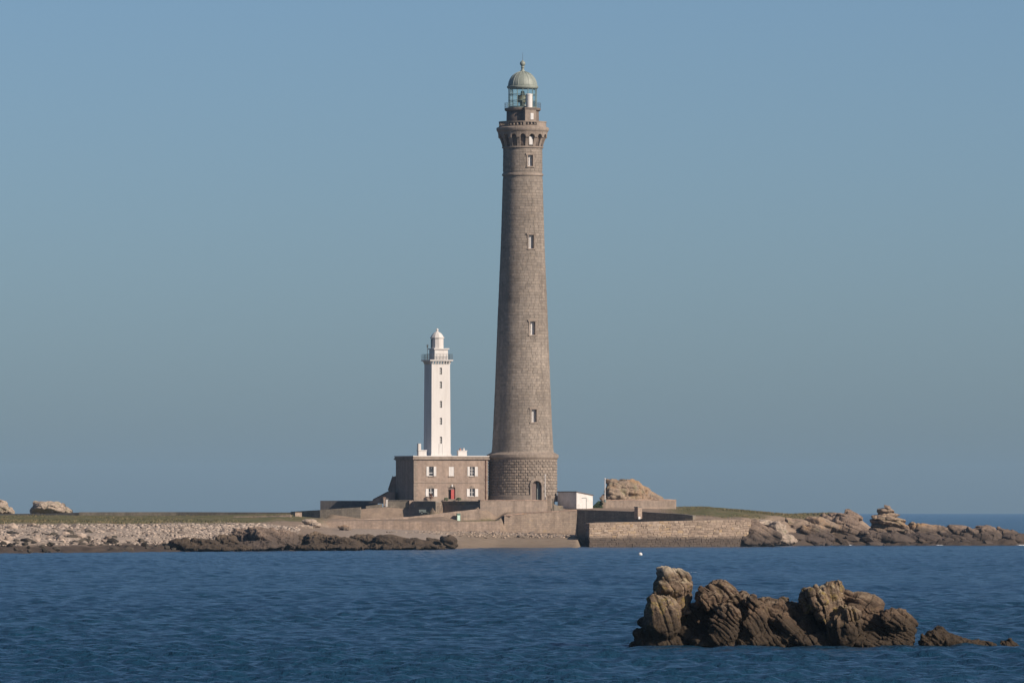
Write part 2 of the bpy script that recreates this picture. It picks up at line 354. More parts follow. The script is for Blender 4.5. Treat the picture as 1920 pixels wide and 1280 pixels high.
# ------------------------------------------------------------------ terrain
# columns across the view: twelve (Y, z) stations each, from the sea bed in front to the sea bed behind
COLS = [
 (-900, [(-330,-3),(-300,0),(-284,1.0),(-245,2.6),(-205,4.0),(-195,4.3),(-120,5.0),(-60,5.3),(0,5.4),(12,5.32),(60,5.0),(110,2),(170,-3)]),
 (0, [(-315,-3),(-286,0),(-268,1.0),(-235,2.6),(-200,4.0),(-190,4.35),(-120,4.9),(-60,5.2),(0,5.35),(12,5.62),(60,5.3),(110,2),(170,-3)]),
 (320, [(-270,-3),(-234,0),(-215,1.1),(-190,2.6),(-160,3.9),(-150,4.25),(-100,4.8),(-60,5.1),(0,5.3),(12,5.52),(60,5.2),(110,2),(170,-3)]),
 (540, [(-240,-3),(-204,0),(-184,1.0),(-150,2.4),(-110,3.3),(-80,3.9),(-50,4.6),(-35,5.2),(0,5.9),(12,5.78),(60,5.3),(110,2),(170,-3)]),
 (620,  [(-230,-3),(-194,0),(-176,1.0),(-130,2.2),(-70,3.0),(-37,3.4),(-34,4.6),(-28,4.9),(-14.2,5.0),(-11.5,6.3),(60,5.5),(110,2),(170,-3)]),
 (765,  [(-190,-3),(-156,0),(-140,0.9),(-100,2.0),(-60,2.7),(-37,3.0),(-34,4.6),(-27,5.0),(-12.4,5.1),(-10.2,7.6),(60,6.5),(110,2),(170,-3)]),
 (776,  [(-187,-3),(-153,0),(-138,0.9),(-99,2.0),(-60,2.7),(-37,3.0),(-34,4.6),(-26.5,5.2),(-13.4,5.4),(-12.0,8.3),(60,7.5),(110,2),(170,-3)]),
 (817,  [(-176,-3),(-143,0),(-128,0.9),(-91,1.9),(-58,2.6),(-36.5,2.8),(-34,4.5),(-25.6,5.4),(-18.6,5.7),(-17.0,8.3),(60,7.5),(110,2),(170,-3)]),
 (829,  [(-172,-3),(-140,0),(-125,0.8),(-88,1.8),(-57,2.5),(-36.5,2.8),(-34,4.5),(-25.3,5.5),(-13.2,5.8),(-10.6,8.3),(60,7.5),(110,2),(170,-3)]),
 (860,  [(-160,-3),(-130,0),(-118,0.7),(-80,1.7),(-55,2.4),(-36.5,2.7),(-34,4.5),(-25,4.7),(-16.6,5.9),(-14.6,8.3),(60,7.5),(110,2),(170,-3)]),
 (897,  [(-145,-3),(-114,0),(-103,0.6),(-73,1.6),(-53,2.3),(-36.3,2.7),(-33.5,4.5),(-24.5,4.7),(-21.4,6.0),(-19.2,8.35),(60,7.5),(110,2),(170,-3)]),
 (930, [(-130,-3),(-98,0),(-88,0.4),(-66,1.4),(-50,2.2),(-36,2.7),(-33,4.5),(-19.5,4.8),(-17,8.35),(-1.6,8.18),(60,7.5),(110,2),(170,-3)]),
 (950, [(-125,-3),(-95,0),(-86,0.4),(-64,1.4),(-46,2.2),(-31.0,2.6),(-28.2,6.1),(-18.6,6.2),(-15.8,8.35),(-0.64,8.18),(60,7.5),(110,2),(170,-3)]),
 (1020, [(-122,-3),(-93,0),(-84,0.4),(-62,1.4),(-44,2.1),(-28.0,2.5),(-25.2,6.2),(-14.0,6.3),(-11.0,8.35),(3.2,8.18),(60,7.5),(110,2),(170,-3)]),
 (1060, [(-120,-3),(-92,0),(-83,0.4),(-62,1.4),(-42,2.0),(-26.2,2.4),(-23.4,6.3),(-14.0,6.5),(0,7.0),(12,7),(60,7.0),(110,2),(170,-3)]),
 (1084, [(-120,-3),(-92,0),(-83,0.4),(-62,1.4),(-42,1.8),(-26.5,1.9),(-23.0,6.4),(-14.0,6.7),(0,7.0),(12,7),(60,7.0),(110,2),(170,-3)]),
 (1096, [(-110,-3),(-90,-2.5),(-80,-2),(-60,-2),(-40,-2),(-28.2,-2),(-25.2,6.4),(-14.0,6.7),(0,7.0),(12,7),(60,7.0),(110,2),(170,-3)]),
 (1110, [(-100,-3),(-70,-2.5),(-62,-2),(-56,3.9),(-40,3.9),(-29.5,3.9),(-26.5,6.4),(-14.0,6.7),(0,7.1),(12,7.08),(60,7.0),(110,2),(170,-3)]),
 (1298, [(-90,-3),(-62,-2.5),(-54,-2),(-50.5,3.9),(-46,3.9),(-44.5,4.0),(-41.6,5.4),(-25,5.9),(0,6.7),(8,6.8),(40,7.2),(110,3),(170,-3)]),
 (1330, [(-90,-3),(-62,-2.5),(-52,-2),(-48.5,4.2),(-46,4.5),(-43,4.8),(-39,5.2),(-25,5.9),(0,6.6),(8,6.72),(40,7.2),(110,3),(170,-3)]),
 (1395, [(-90,-3),(-50,0),(-46,1.5),(-42,3.0),(-38,4.4),(-34,4.9),(-28,5.2),(-15,5.6),(0,6.0),(8,6.15),(40,6.75),(110,3),(170,-3)]),
 (1480, [(-60,-3),(-24,0),(-18,1.6),(-13,2.6),(-8,3.6),(-3,4.3),(4,4.9),(12,5.3),(22,5.6),(25.6,5.67),(40,5.95),(110,2),(170,-3)]),
 (1560, [(-40,-3),(-4,0),(0,1.4),(4,2.4),(8,3.4),(12,4.2),(16,4.9),(22,5.6),(28,6.0),(30.4,6.05),(40,6.25),(80,2),(140,-3)]),
 (1605, [(-40,-3),(-2,0),(2,1.3),(6,2.2),(10,3.0),(14,3.7),(18,4.4),(22,5.0),(28,5.4),(29.6,5.44),(36,5.6),(70,1),(130,-3)]),
 (1628, [(-40,-3),(-2,0),(1,0.9),(4,1.5),(8,2.1),(12,2.6),(16,3.0),(20,3.2),(24,3.3),(25.2,3.28),(30,3.2),(55,0),(110,-3)]),
 (1720, [(-40,-3),(-2,0),(1,0.8),(4,1.2),(8,1.6),(12,2.0),(16,2.2),(20,2.2),(24,2.0),(25.2,1.96),(30,1.8),(45,-1),(100,-3)]),
 (1900, [(-40,-3),(-2,0),(1,0.5),(4,0.8),(8,1.0),(12,1.2),(16,1.2),(20,1.0),(24,0.9),(25.2,0.84),(30,0.6),(40,-1),(90,-3)]),
 (2000, [(-40,-3),(-1,-0.2),(1,0.1),(4,0.4),(8,0.5),(12,0.5),(16,0.4),(20,0.3),(24,0.2),(25.2,0.08),(30,-0.4),(40,-1.5),(90,-3)]),
 (2150, [(-40,-3.2),(-1,-3),(1,-3),(4,-3),(8,-3),(12,-3),(16,-3),(20,-3),(24,-3),(25.2,-3),(30,-3),(40,-3.2),(90,-3.2)]),
]
CP = np.array([c[0] for c in COLS], float)
CY = np.array([[q[0] for q in c[1]] for c in COLS], float)
CZ = np.array([[q[1] for q in c[1]] for c in COLS], float)
def base_height(x, y):
    x = np.asarray(x, float); y = np.asarray(y, float)
    px = 960 + x / (D0 + y) * F_PX
    px = np.clip(px, CP[0], CP[-1])
    i = np.clip(np.searchsorted(CP, px) - 1, 0, len(CP) - 2)
    w = ((px - CP[i]) / (CP[i + 1] - CP[i]))[:, None]
    yy = CY[i] * (1 - w) + CY[i + 1] * w; zz = CZ[i] * (1 - w) + CZ[i + 1] * w
    out = zz[:, 0].copy()
    for k in range(yy.shape[1] - 1):
        a, b = yy[:, k], yy[:, k + 1]
        m = (y >= a) & (y < b)
        tt = (y - a) / np.maximum(b - a, 1e-6)
        out = np.where(m, zz[:, k] * (1 - tt) + zz[:, k + 1] * tt, out)
    return np.where(y >= yy[:, -1], zz[:, -1], out), px
def sstep(a, b, x):
    t = np.clip((x - a) / (b - a), 0, 1); return t * t * (3 - 2 * t)
def ground_z(x, y):
    return float(base_height([x], [y])[0][0])

def make_terrain():
    xs = np.arange(-140, 120.01, 0.6); ys = np.concatenate([np.arange(-330, -60, 1.0), np.arange(-60, 5, 0.45), np.arange(5, 175, 1.2)])
    Xg, Yg = np.meshgrid(xs, ys); x = Xg.ravel(); y = Yg.ravel()
    z, px = base_height(x, y)
    p = np.stack([x, y, z * 0], 1)
    big = fbm(p * 0.06, 4, 3); mid = fbm(p * 0.35, 4, 9)
    built = sstep(590, 620, px) * (1 - sstep(1290, 1330, px)) * sstep(-48, -40, y) * (1 - sstep(20, 40, y))
    rocky = np.maximum(sstep(1370, 1420, px) * (1 - sstep(4.8, 5.6, z)), (1 - sstep(540, 640, px)) * (1 - sstep(2.0, 3.4, z)) * 0.5)
    q = p.copy(); q[:, 2] = z; q = q * np.array([0.45, 0.3, 0.6]); q[:, 0] += q[:, 2] * 0.6
    f1, f2, cid = worley(q + 0.4 * fbm(p * 0.3, 3, 21)[:, None], 5)
    rk = (cid - 0.5) * 1.0 - 0.5 * np.exp(-((f2 - f1) / 0.10) ** 2) + 0.35 * fbm(p * 0.9, 4, 31)
    z = z + (1 - built) * ((0.22 + 0.25 * sstep(1240, 1300, px)) * big + 0.12 * mid) + rocky * rk * (1 - built) * sstep(-1, 0.3, z)
    zone_g = np.zeros_like(z)
    n1 = fbm(p * 0.12, 4, 41)
    left = 1 - sstep(560, 640, px); right = sstep(1230, 1290, px)
    zone_g = left * sstep(4.1, 4.5, z + 0.7 * n1) + right * sstep(5.0, 5.5, z + 0.9 * n1) * (1 - sstep(1600, 1640, px))
    strip = (1 - sstep(4.75, 5.0, z)) * sstep(850, 880, px) * (1 - sstep(930, 936, px)) * sstep(-33.5, -32, y) * (1 - sstep(-22, -20, y)) + (1 - sstep(5.75, 6.0, z)) * sstep(776, 784, px) * (1 - sstep(880, 900, px)) * sstep(-25, -24, y) * (1 - sstep(-17, -15, y))
    zone_g = np.clip(np.maximum(zone_g, strip), 0, 1)
    shingle = (1 - sstep(430 + 60 * n1, 540 + 60 * n1, px)) * sstep(0.9, 1.5, z + 0.5 * n1) + sstep(560, 700, px) * (1 - sstep(1090, 1100, px)) * (1 - sstep(-40, -36, y)) * sstep(1.0, 1.5, z) * 0.9
    shingle = np.clip(shingle, 0, 1) * (1 - zone_g)
    ramp = sstep(835, 870, px) * (1 - sstep(1095, 1097, px)) * (1 - sstep(-52, -44, y)) * (1 - zone_g)
    nx, ny = len(xs), len(ys)
    idx = np.arange(nx * ny).reshape(ny, nx)
    quads = np.stack([idx[:-1, :-1], idx[:-1, 1:], idx[1:, 1:], idx[1:, :-1]], -1).reshape(-1, 4)
    keep = (z[quads].max(1) > -2.6)
    quads = quads[keep]
    me = bpy.data.meshes.new('island'); co = np.stack([x, y, z], 1)
    used = np.unique(quads); rem = np.full(len(co), -1); rem[used] = np.arange(len(used)); quads = rem[quads]; co = co[used]
    me.vertices.add(len(co)); me.vertices.foreach_set('co', co.ravel())
    me.loops.add(quads.size); me.loops.foreach_set('vertex_index', quads.ravel().astype(np.int32))
    me.polygons.add(len(quads)); me.polygons.foreach_set('loop_start', np.arange(0, quads.size, 4, dtype=np.int32))
    me.update(calc_edges=True); me.validate()
    wetz = 0.5 + 0.6 * (1 - sstep(560, 700, px)) + 1.6 * sstep(1380, 1440, px)
    for nm, arr in (('wetz', wetz / 3.0), ('grass', zone_g), ('shingle', shingle), ('ramp', ramp)):
        at = me.attributes.new(nm, 'FLOAT', 'POINT'); at.data.foreach_set('value', np.clip(arr, 0, 1)[used].astype(np.float32))
    me.polygons.foreach_set('use_smooth', [True] * len(me.polygons))
    t = NT('island_ground')
    def att(n): x = t.n('Attribute', attribute_name=n); return x.outputs['Fac']
    rock = t.ramp(t.noise(0.6, 7, 0.7), [(0.3, (0.17, 0.13, 0.10)), (0.7, (0.31, 0.235, 0.175))])
    shc = t.ramp(t.noise(1.6, 7, 0.8), [(0.28, (0.16, 0.13, 0.105)), (0.5, (0.33, 0.27, 0.22)), (0.75, (0.44, 0.37, 0.31))])
    gr = t.ramp(t.noise(0.35, 6, 0.7), [(0.3, (0.075, 0.082, 0.034)), (0.48, (0.108, 0.108, 0.048)), (0.6, (0.17, 0.135, 0.075)), (0.75, (0.24, 0.185, 0.115))])
    gr = t.mix(1.0, gr, t.ramp(t.noise(2.5, 5, 0.75), [(0.25, 0.6), (0.75, 1.35)]), 'MULTIPLY')
    rmp = t.ramp(t.noise(0.5, 6, 0.7), [(0.3, (0.20, 0.155, 0.11)), (0.7, (0.30, 0.235, 0.175))])
    c = t.mix(att('shingle'), rock, shc); c = t.mix(att('ramp'), c, rmp); c = t.mix(att('grass'), c, gr)
    zz = t.math('SUBTRACT', t.math('ADD', t.z(), 1.0), t.math('ADD', t.math('MULTIPLY', t.noise(0.3, 5, 0.7), 1.6), t.math('MULTIPLY', att('wetz'), 3.0)))
    wet = t.ramp(t.math('DIVIDE', zz, 1.0), [(0.0, 1.0), (0.6, 0.0)])
    wm = t.math('MULTIPLY', wet, t.math('SUBTRACT', 1.0, t.math('MULTIPLY', att('ramp'), 0.75)))
    c = t.mix(wm, c, (0.075, 0.057, 0.045))
    t.col(c); t.rough(0.95); t.b.inputs['Specular IOR Level'].default_value = 0.15
    t.bump(t.noise(3.0, 7, 0.8), 0.6, 0.2)
    me.materials.append(t.m)
    o = bpy.data.objects.new('island_ground', me); C.objects.link(o); o['kind'] = 'structure'
    return o
make_terrain()

# ------------------------------------------------------------------ sea
def make_sea():
    d, rows = 262.0, []
    while d < 14000:
        rows.append(d)
        d += 0.25 * (d / 300.0) ** 1.35 if d < 1500 else 0.25 * 5.0 ** 1.35 * (d / 1500.0) ** 2.6
    rows = np.array(rows); nc = 400
    dD = np.gradient(rows)
    u = np.linspace(-1, 1, nc)
    half = rows * 0.068 + 9
    x = (half[:, None] * u[None, :]).ravel(); y = np.repeat(rows - D0, nc)
    dx = np.repeat(half * 2 / (nc - 1), nc); dy = np.repeat(dD, nc)
    rng = np.random.default_rng(4)
    z = np.zeros_like(x)
    for k in range(64):
        lam = 0.65 * (6.0 / 0.65) ** rng.random()
        th = rng.normal(0.35, 0.55) + (math.pi if rng.random() < 0.15 else 0)
        kx, ky = 2 * math.pi / lam * math.sin(th), -2 * math.pi / lam * math.cos(th)
        slope = 0.080 * (1.0 if lam < 1.7 else (1.7 / lam) ** 1.4)
        a = slope * lam / (2 * math.pi)
        ph = np.abs(kx) * dx + np.abs(ky) * dy
        fade = np.clip((3.0 - ph) / 1.4, 0, 1)
        arg = kx * x + ky * y + rng.random() * 6.283
        z += a * fade * (np.sin(arg) + 0.22 * np.cos(2 * arg))
    # gusts: patches of rougher and calmer water
    g = 1.0 + 0.45 * fbm(np.stack([x * 0.03, y * 0.012, x * 0], 1), 3, 8)
    z *= g * (1 + .5 * sstep(600, 1200, y + D0)) * (1 - sstep(2500, 5000, y + D0))
    ny = len(rows); idx = np.arange(ny * nc).reshape(ny, nc)
    quads = np.stack([idx[:-1, :-1], idx[:-1, 1:], idx[1:, 1:], idx[1:, :-1]], -1).reshape(-1, 4)
    co = np.stack([x, y, z], 1)
    # open water all round, a little lower than the wave troughs
    b = len(co); S = 14000.0
    co = np.vstack([co, [(-S, -S, -0.9), (S, -S, -0.9), (S, S, -0.9), (-S, S, -0.9)]]); quads = np.vstack([quads, [[b, b + 1, b + 2, b + 3]]])
    me = bpy.data.meshes.new('sea'); me.vertices.add(len(co)); me.vertices.foreach_set('co', co.ravel())
    me.loops.add(quads.size); me.loops.foreach_set('vertex_index', quads.ravel().astype(np.int32))
    me.polygons.add(len(quads)); me.polygons.foreach_set('loop_start', np.arange(0, quads.size, 4, dtype=np.int32))
    me.update(calc_edges=True)
    me.polygons.foreach_set('use_smooth', [True] * len(me.polygons))
    t = NT('sea_water')
    f = t.noise(1.0, 4, 0.6, stretch=(0.02, 0.008, 1))
    t.col(t.ramp(f, [(0.3, (0.007, 0.033, 0.066)), (0.7, (0.011, 0.045, 0.080))]))
    t.b.inputs['IOR'].default_value = 1.33; t.rough(0.22)
    t.b.inputs['Specular IOR Level'].default_value = 0.5
    n1 = t.noise(1.0, 5, 0.65, stretch=(1.7, 0.8, 1)); n2 = t.noise(1.0, 3, 0.6, stretch=(0.5, 0.2, 1))
    h = t.math('ADD', t.math('MULTIPLY', n1, 0.45), t.math('MULTIPLY', n2, 0.7))
    t.bump(h, 1.0, 0.65)
    me.materials.append(t.m)
    o = bpy.data.objects.new('sea', me); C.objects.link(o); o['kind'] = 'structure'
make_sea()

# ------------------------------------------------------------------ tall lighthouse
TC = (2.0, 0.0)
def ZZ(py): return WZ(py, 0)
tower = thing('lighthouse', (TC[0], TC[1], ZZ(939)), 'very tall grey granite round lighthouse with green dome', 'lighthouse')
AZW = 23.0   # the windows, the door and the stair turret all look this way

SH = [(278, 3.68), (325, 3.72), (330, 3.74), (395, 3.92), (460, 4.12), (590, 4.68), (720, 5.18), (800, 5.53), (838, 5.74), (848, 5.84)]
SHZ = [(ZZ(a), b) for a, b in SH][::-1]
def shaft_r(z):
    for (z0, r0), (z1, r1) in zip(SHZ[:-1], SHZ[1:]):
        if z <= z1: return r0 + (r1 - r0) * max(0, (z - z0)) / (z1 - z0)
    return SHZ[-1][1]
def ang(az):   # azimuth measured from the direction of the camera, clockwise seen from the camera = to the right
    return R_(az - 90)
WIN_Z = [(767.5, 791.5), (603.5, 628.5), (441.5, 467), (292, 313)]
WINW = 1.06
WINS = [(ZZ(b), ZZ(a)) for a, b in WIN_Z]
def in_window(az, z0, z1):
    for a, b in WINS:
        if z1 > a - 0.01 and z0 < b + 0.01: return True
    return False

# shaft: core wall with real window openings
az_edges = set(np.linspace(-180, 180, 73).round(3).tolist())
hole = []
for a, b in WINS:
    r = shaft_r((a + b) / 2); h = math.degrees(math.asin(WINW / 2 / r)); hole.append((AZW - h, AZW + h, a, b)); az_edges |= {AZW - h, AZW + h}
azs = sorted(az_edges)
zs = sorted(set([z for z, _ in SHZ] + [z for w in WINS for z in w] + np.linspace(SHZ[0][0], SHZ[-1][0], 24).tolist()))
mb = MB()
for z0, z1 in zip(zs[:-1], zs[1:]):
    for a0, a1 in zip(azs[:-1], azs[1:]):
        am, zm = (a0 + a1) / 2, (z0 + z1) / 2
        if any(h[0] < am < h[1] and h[2] < zm < h[3] for h in hole): continue
        def P(a, z):
            r = shaft_r(z) - 0.05; return (TC[0] + r * math.sin(R_(a)), TC[1] - r * math.cos(R_(a)), z)
        mb.quad(P(a0, z0), P(a1, z0), P(a1, z1), P(a0, z1))
core = mb.build('shaft', M['mortar'], tower, smooth=True)

# ashlar courses: every block is real, with open joints
mb = MB(); rng = random.Random(11)
z = SHZ[0][0]; top = SHZ[-1][0]; ci = 0
while z < top - 0.2:
    h = 0.50 + rng.uniform(-0.05, 0.06); z1 = min(z + h, top)
    if ZZ(331.5) < z1 and z < ZZ(323.5): z = z1; continue     # ring course
    r = shaft_r((z + z1) / 2); n = int(2 * math.pi * r / 0.98); off = rng.random()
    edges = [(-180 + 360 * (i + off + rng.uniform(-0.18, 0.18)) / n) for i in range(n)]; edges.append(edges[0] + 360)
    for a0, a1 in zip(edges[:-1], edges[1:]):
        spans = [(a0, a1)]
        for hh in hole:
            if z1 > hh[2] - 0.30 and z < hh[3] + 0.30:
                e = math.degrees(0.24 / r); q = []
                for s0, s1 in spans:
                    if s1 <= hh[0] - e or s0 >= hh[1] + e: q.append((s0, s1))
                    else:
                        if s0 < hh[0] - e - 1: q.append((s0, hh[0] - e))
                        if s1 > hh[1] + e + 1: q.append((hh[1] + e, s1))
                spans = q
        for s0, s1 in spans:
            g = math.degrees(0.006 / r); out = rng.uniform(-0.022, 0.012); b = 0.02
            def P(a, zz, o):
                rr = shaft_r(zz) + o; return (TC[0] + rr * math.sin(R_(a)), TC[1] - rr * math.cos(R_(a)), zz)
            gb = math.degrees(b / r)
            k = 3
            inner = []; outer = []
            sa = [s0 + g + (s1 - s0 - 2 * g) * i / k for i in range(k + 1)]; sb = [s0 + g + gb + (s1 - s0 - 2 * g - 2 * gb) * i / k for i in range(k + 1)]
            vs = [P(a, z + 0.006, -0.06) for a in sa] + [P(a, z1 - 0.006, -0.06) for a in sa] + [P(a, z + 0.006 + b, out) for a in sb] + [P(a, z1 - 0.006 - b, out) for a in sb]
            m = k + 1; fs = []
            for i in range(k):
                fs += [(2 * m + i, 2 * m + i + 1, 3 * m + i + 1, 3 * m + i), (i, i + 1, 2 * m + i + 1, 2 * m + i), (3 * m + i, 3 * m + i + 1, m + i + 1, m + i)]
            fs += [(0, 2 * m, 3 * m, m), (k, m + k, 3 * m + k, 2 * m + k)]
            mb.add(vs, fs)
    z = z1
ms = mb.build('ashlar_blocks', M['shaft'], core); ms['kind'] = 'stuff'

def lathe_part(name, prof, mat, parent=tower, n=72, smooth=True, c=TC):
    o = MB().lathe(c, prof, n).build(name, mat, parent, smooth=smooth)
    return o
def pr(*q): return [(r, ZZ(y)) for r, y in q]
lathe_part('ring_course', pr((3.6, 330.5), (3.86, 330), (3.88, 327.5), (3.80, 325.8), (3.6, 325)), M['trim'], smooth=False)
lathe_part('neck_ring', pr((3.6, 279), (3.85, 278.4), (3.9, 277), (3.85, 275.6), (3.5, 275)), M['trim'], smooth=False)

def tower_window(F, z0, z1, parent, deep=0.72, w=WINW, sill=True):
    fr = MB()
    fr.fbox(F, -w / 2 - 0.24, -w / 2, z0, z1, -deep, 0.06).fbox(F, w / 2, w / 2 + 0.24, z0, z1, -deep, 0.06)
    o = fr.build('window', M['trim'], parent)
    MB().fbox(F, -w / 2 - 0.42, w / 2 + 0.42, z1 + 0.002, z1 + 0.32, -deep, 0.09).build('lintel', M['trim'], o)
    MB().fbox(F, -w / 2 - 0.3, w / 2 + 0.3, z0 - 0.24, z0 - 0.002, -deep, 0.16).build('sill', M['trim'], o)
    MB().fbox(F, -w / 2 + 0.005, w / 2 - 0.005, z0 + 0.005, z1 - 0.005, -deep - 0.03, -deep + 0.05).build('pane', M['curtain'], o)
    c = MB(); d0, d1 = -deep + 0.055, -deep + 0.16
    c.fbox(F, -w / 2 + 0.01, -w / 2 + 0.15, z0 + 0.01, z1 - 0.01, d0, d1).fbox(F, w / 2 - 0.15, w / 2 - 0.01, z0 + 0.01, z1 - 0.01, d0, d1)
    c.fbox(F, -0.09, 0.09, z0 + 0.12, z1 - 0.12, d0, d1 + 0.02)
    c.fbox(F, -w / 2 + 0.15, w / 2 - 0.15, z0 + 0.01, z0 + 0.12, d0, d1 - 0.003).fbox(F, -w / 2 + 0.15, w / 2 - 0.15, z1 - 0.12, z1 - 0.01, d0, d1 - 0.003)
    for q in (0.36, 0.68): c.fbox(F, -w / 2 + 0.15, w / 2 - 0.15, z0 + (z1 - z0) * q - 0.03, z0 + (z1 - z0) * q + 0.03, d0, d1 - 0.02)
    c.build('casement', M['white'], o)
    return o
nW = Vector((math.sin(R_(AZW)), -math.cos(R_(AZW)), 0))
for a, b in WINS:
    r = shaft_r((a + b) / 2) - 0.03
    tower_window(Frame((TC[0] + nW.x * r, TC[1] + nW.y * r), AZW), a, b, tower)

# base drum
DR = 6.36
zb0, zb1 = ZZ(928.2), ZZ(861.0)
DOOR_AZ = 24.0; DW = 2.0; DZ0, DZ1 = ZZ(937.5), ZZ(901.0); DSPR = ZZ(911.0)
dh = math.degrees(math.asin(DW / 2 / DR))
azs = sorted(set(np.linspace(-180, 180, 73).round(3).tolist()) | {DOOR_AZ - dh, DOOR_AZ + dh})
mb = MB()
zs = [ZZ(940), zb0, DZ1, zb1 + 0.2]
for z0, z1 in zip(zs[:-1], zs[1:]):
    for a0, a1 in zip(azs[:-1], azs[1:]):
        am = (a0 + a1) / 2
        if DOOR_AZ - dh < am < DOOR_AZ + dh and z1 <= DZ1 + 0.01: continue
        def P(a, z): return (TC[0] + DR * math.sin(R_(a)), TC[1] - DR * math.cos(R_(a)), z)
        mb.quad(P(a0, z0), P(a1, z0), P(a1, z1), P(a0, z1))
drum = mb.build('base_drum', M['mortar'], tower, smooth=True)
# plinth course, open at the door
a0, a1 = R_(DOOR_AZ - 90) + R_(dh + 2.4), R_(DOOR_AZ - 90) - R_(dh + 2.4) + 2 * math.pi
MB().lathe(TC, [(6.3, ZZ(940)), (6.62, ZZ(940)), (6.62, zb0 - 0.1), (6.5, zb0 + 0.02), (6.3, zb0 + 0.02)], 80, a0, a1, cap=False).build('plinth', M['trim'], tower)
ncourse = 13; ch = (zb1 - zb0) / ncourse; nb = 48; ba = 360.0 / nb
def drum_block(seed):
    g = 0.03; w = R_(ba) * DR - 2 * g; hh = ch - 2 * g; rr = random.Random(seed)
    b = 0.10; o = 0.13 + rr.uniform(-0.03, 0.03)
    def P(u, zz, d):
        a = u / DR; r = DR + d; return (r * math.sin(a), -r * math.cos(a), zz)
    vs = []
    for u, zz, d in [(-w/2, 0, -0.02), (w/2, 0, -0.02), (w/2, hh, -0.02), (-w/2, hh, -0.02),
                     (-w/2 + b, b * .8, o), (w/2 - b, b * .8, o + rr.uniform(-.02, .02)), (w/2 - b, hh - b * .8, o + rr.uniform(-.02, .02)), (-w/2 + b, hh - b * .8, o)]:
        vs.append(P(u, zz, d))
    me = MB().add(vs, [(4, 5, 6, 7), (0, 1, 5, 4), (1, 2, 6, 5), (2, 3, 7, 6), (3, 0, 4, 7)]).mesh('stone_block', M['drum'])
    return me, vs
protos = [drum_block(s) for s in range(5)]
cand = []
for c_i in range(ncourse):
    for k in range(nb):
        az = (-180 + ba * (k + (0.5 if c_i % 2 else 0)) + 180) % 360 - 180
        z = zb0 + c_i * ch + 0.03
        da = abs(az - DOOR_AZ)
        if da < dh + ba * 0.5 + 1.5 and z < DSPR + 0.05: continue
        if da < dh + ba * 0.5 - 0.5 and z < DZ1 + 0.55: continue
        cand.append((abs(az), az, z, rng.randrange(5)))
cand.sort()
far = MB()
for i, (_, az, z, s) in enumerate(cand):
    if i < 300:
        o = bpy.data.objects.new('stone_block', protos[s][0]); C.objects.link(o); o.parent = drum
        o.location = (0, 0, z - ORG[drum].z); o.rotation_euler = (0, 0, R_(az))
    else:
        ca, sa = math.cos(R_(az)), math.sin(R_(az))
        far.add([(TC[0] + x * ca - y * sa, TC[1] + x * sa + y * ca, z + zz) for x, y, zz in protos[s][1]], [(4, 5, 6, 7), (0, 1, 5, 4), (1, 2, 6, 5), (2, 3, 7, 6), (3, 0, 4, 7)])
o = far.build('stone_blocks', M['drum_i'], drum); o['kind'] = 'stuff'
lathe_part('base_cornice', pr((6.2, 863.0), (6.46, 862.6), (6.46, 860.6), (6.62, 859.6), (6.74, 857.0), (6.74, 852.4), (6.5, 851.2), (5.95, 848.2), (5.7, 846)), M['trim'], smooth=False)

def arch_pts(w, zs, zt, n=14):
    return [(-w / 2 + w * i / n, zs + (zt - zs) * math.sqrt(max(0, 1 - (2 * i / n - 1) ** 2))) for i in range(n + 1)]
FD = Frame((TC[0] + math.sin(R_(DOOR_AZ)) * DR, TC[1] - math.cos(R_(DOOR_AZ)) * DR), DOOR_AZ)
# door surround: jambs, arch stones, leaves
door = MB().fbox(FD, -DW / 2 - 0.35, -DW / 2, DZ0, DSPR, -0.9, 0.13).fbox(FD, DW / 2, DW / 2 + 0.35, DZ0, DSPR, -0.9, 0.13).build('doorway', M['trim'], tower)
ap = arch_pts(DW, DSPR, DZ1 + 0.0, 10)
op = arch_pts(DW + 1.0, DSPR, DZ1 + 0.55, 10)
for i in range(10):
    (u0, q0), (u1, q1) = ap[i], ap[i + 1]; (v0, s0), (v1, s1) = op[i], op[i + 1]
    ex = 0.35 if i in (4, 5) else 0.0
    f = [FD.p(u0, q0, 0.15), FD.p(u1, q1, 0.15), FD.p(v1, s1 + ex, 0.12), FD.p(v0, s0 + ex, 0.12)]
    bk = [FD.p(u0, q0, -0.9), FD.p(u1, q1, -0.9), FD.p(v1, s1 + ex, -0.9), FD.p(v0, s0 + ex, -0.9)]
    MB().prism(f, bk).build('voussoir', M['drum'], door)
MB().fbox(FD, -DW / 2, DW / 2, DZ0, DZ1, -0.92, -0.86).build('passage', M['void'], door)
lf = MB(); inn = arch_pts(DW - 0.06, DSPR, DZ1 - 0.03, 12)
def leaf(u_lo, u_hi, d):
    pts = [(u, zz) for u, zz in inn if u_lo < u < u_hi]
    def zt(u): return DSPR + (DZ1 - 0.03 - DSPR) * math.sqrt(max(0, 1 - (2 * u / (DW - 0.06)) ** 2))
    pts = [(u_lo, zt(u_lo))] + pts + [(u_hi, zt(u_hi))]
    poly = [(u_lo, DZ0)] + pts + [(u_hi, DZ0)]
    return MB().prism([FD.p(u, zz, d + 0.06) for u, zz in poly], [FD.p(u, zz, d) for u, zz in poly])
leaf(-DW / 2 + 0.03, 0.16, -0.62).build('door_leaf', M['brown_door'], door)
o = leaf(0.42, DW / 2 - 0.03, -0.75).build('door_leaf', M['cart'], door)

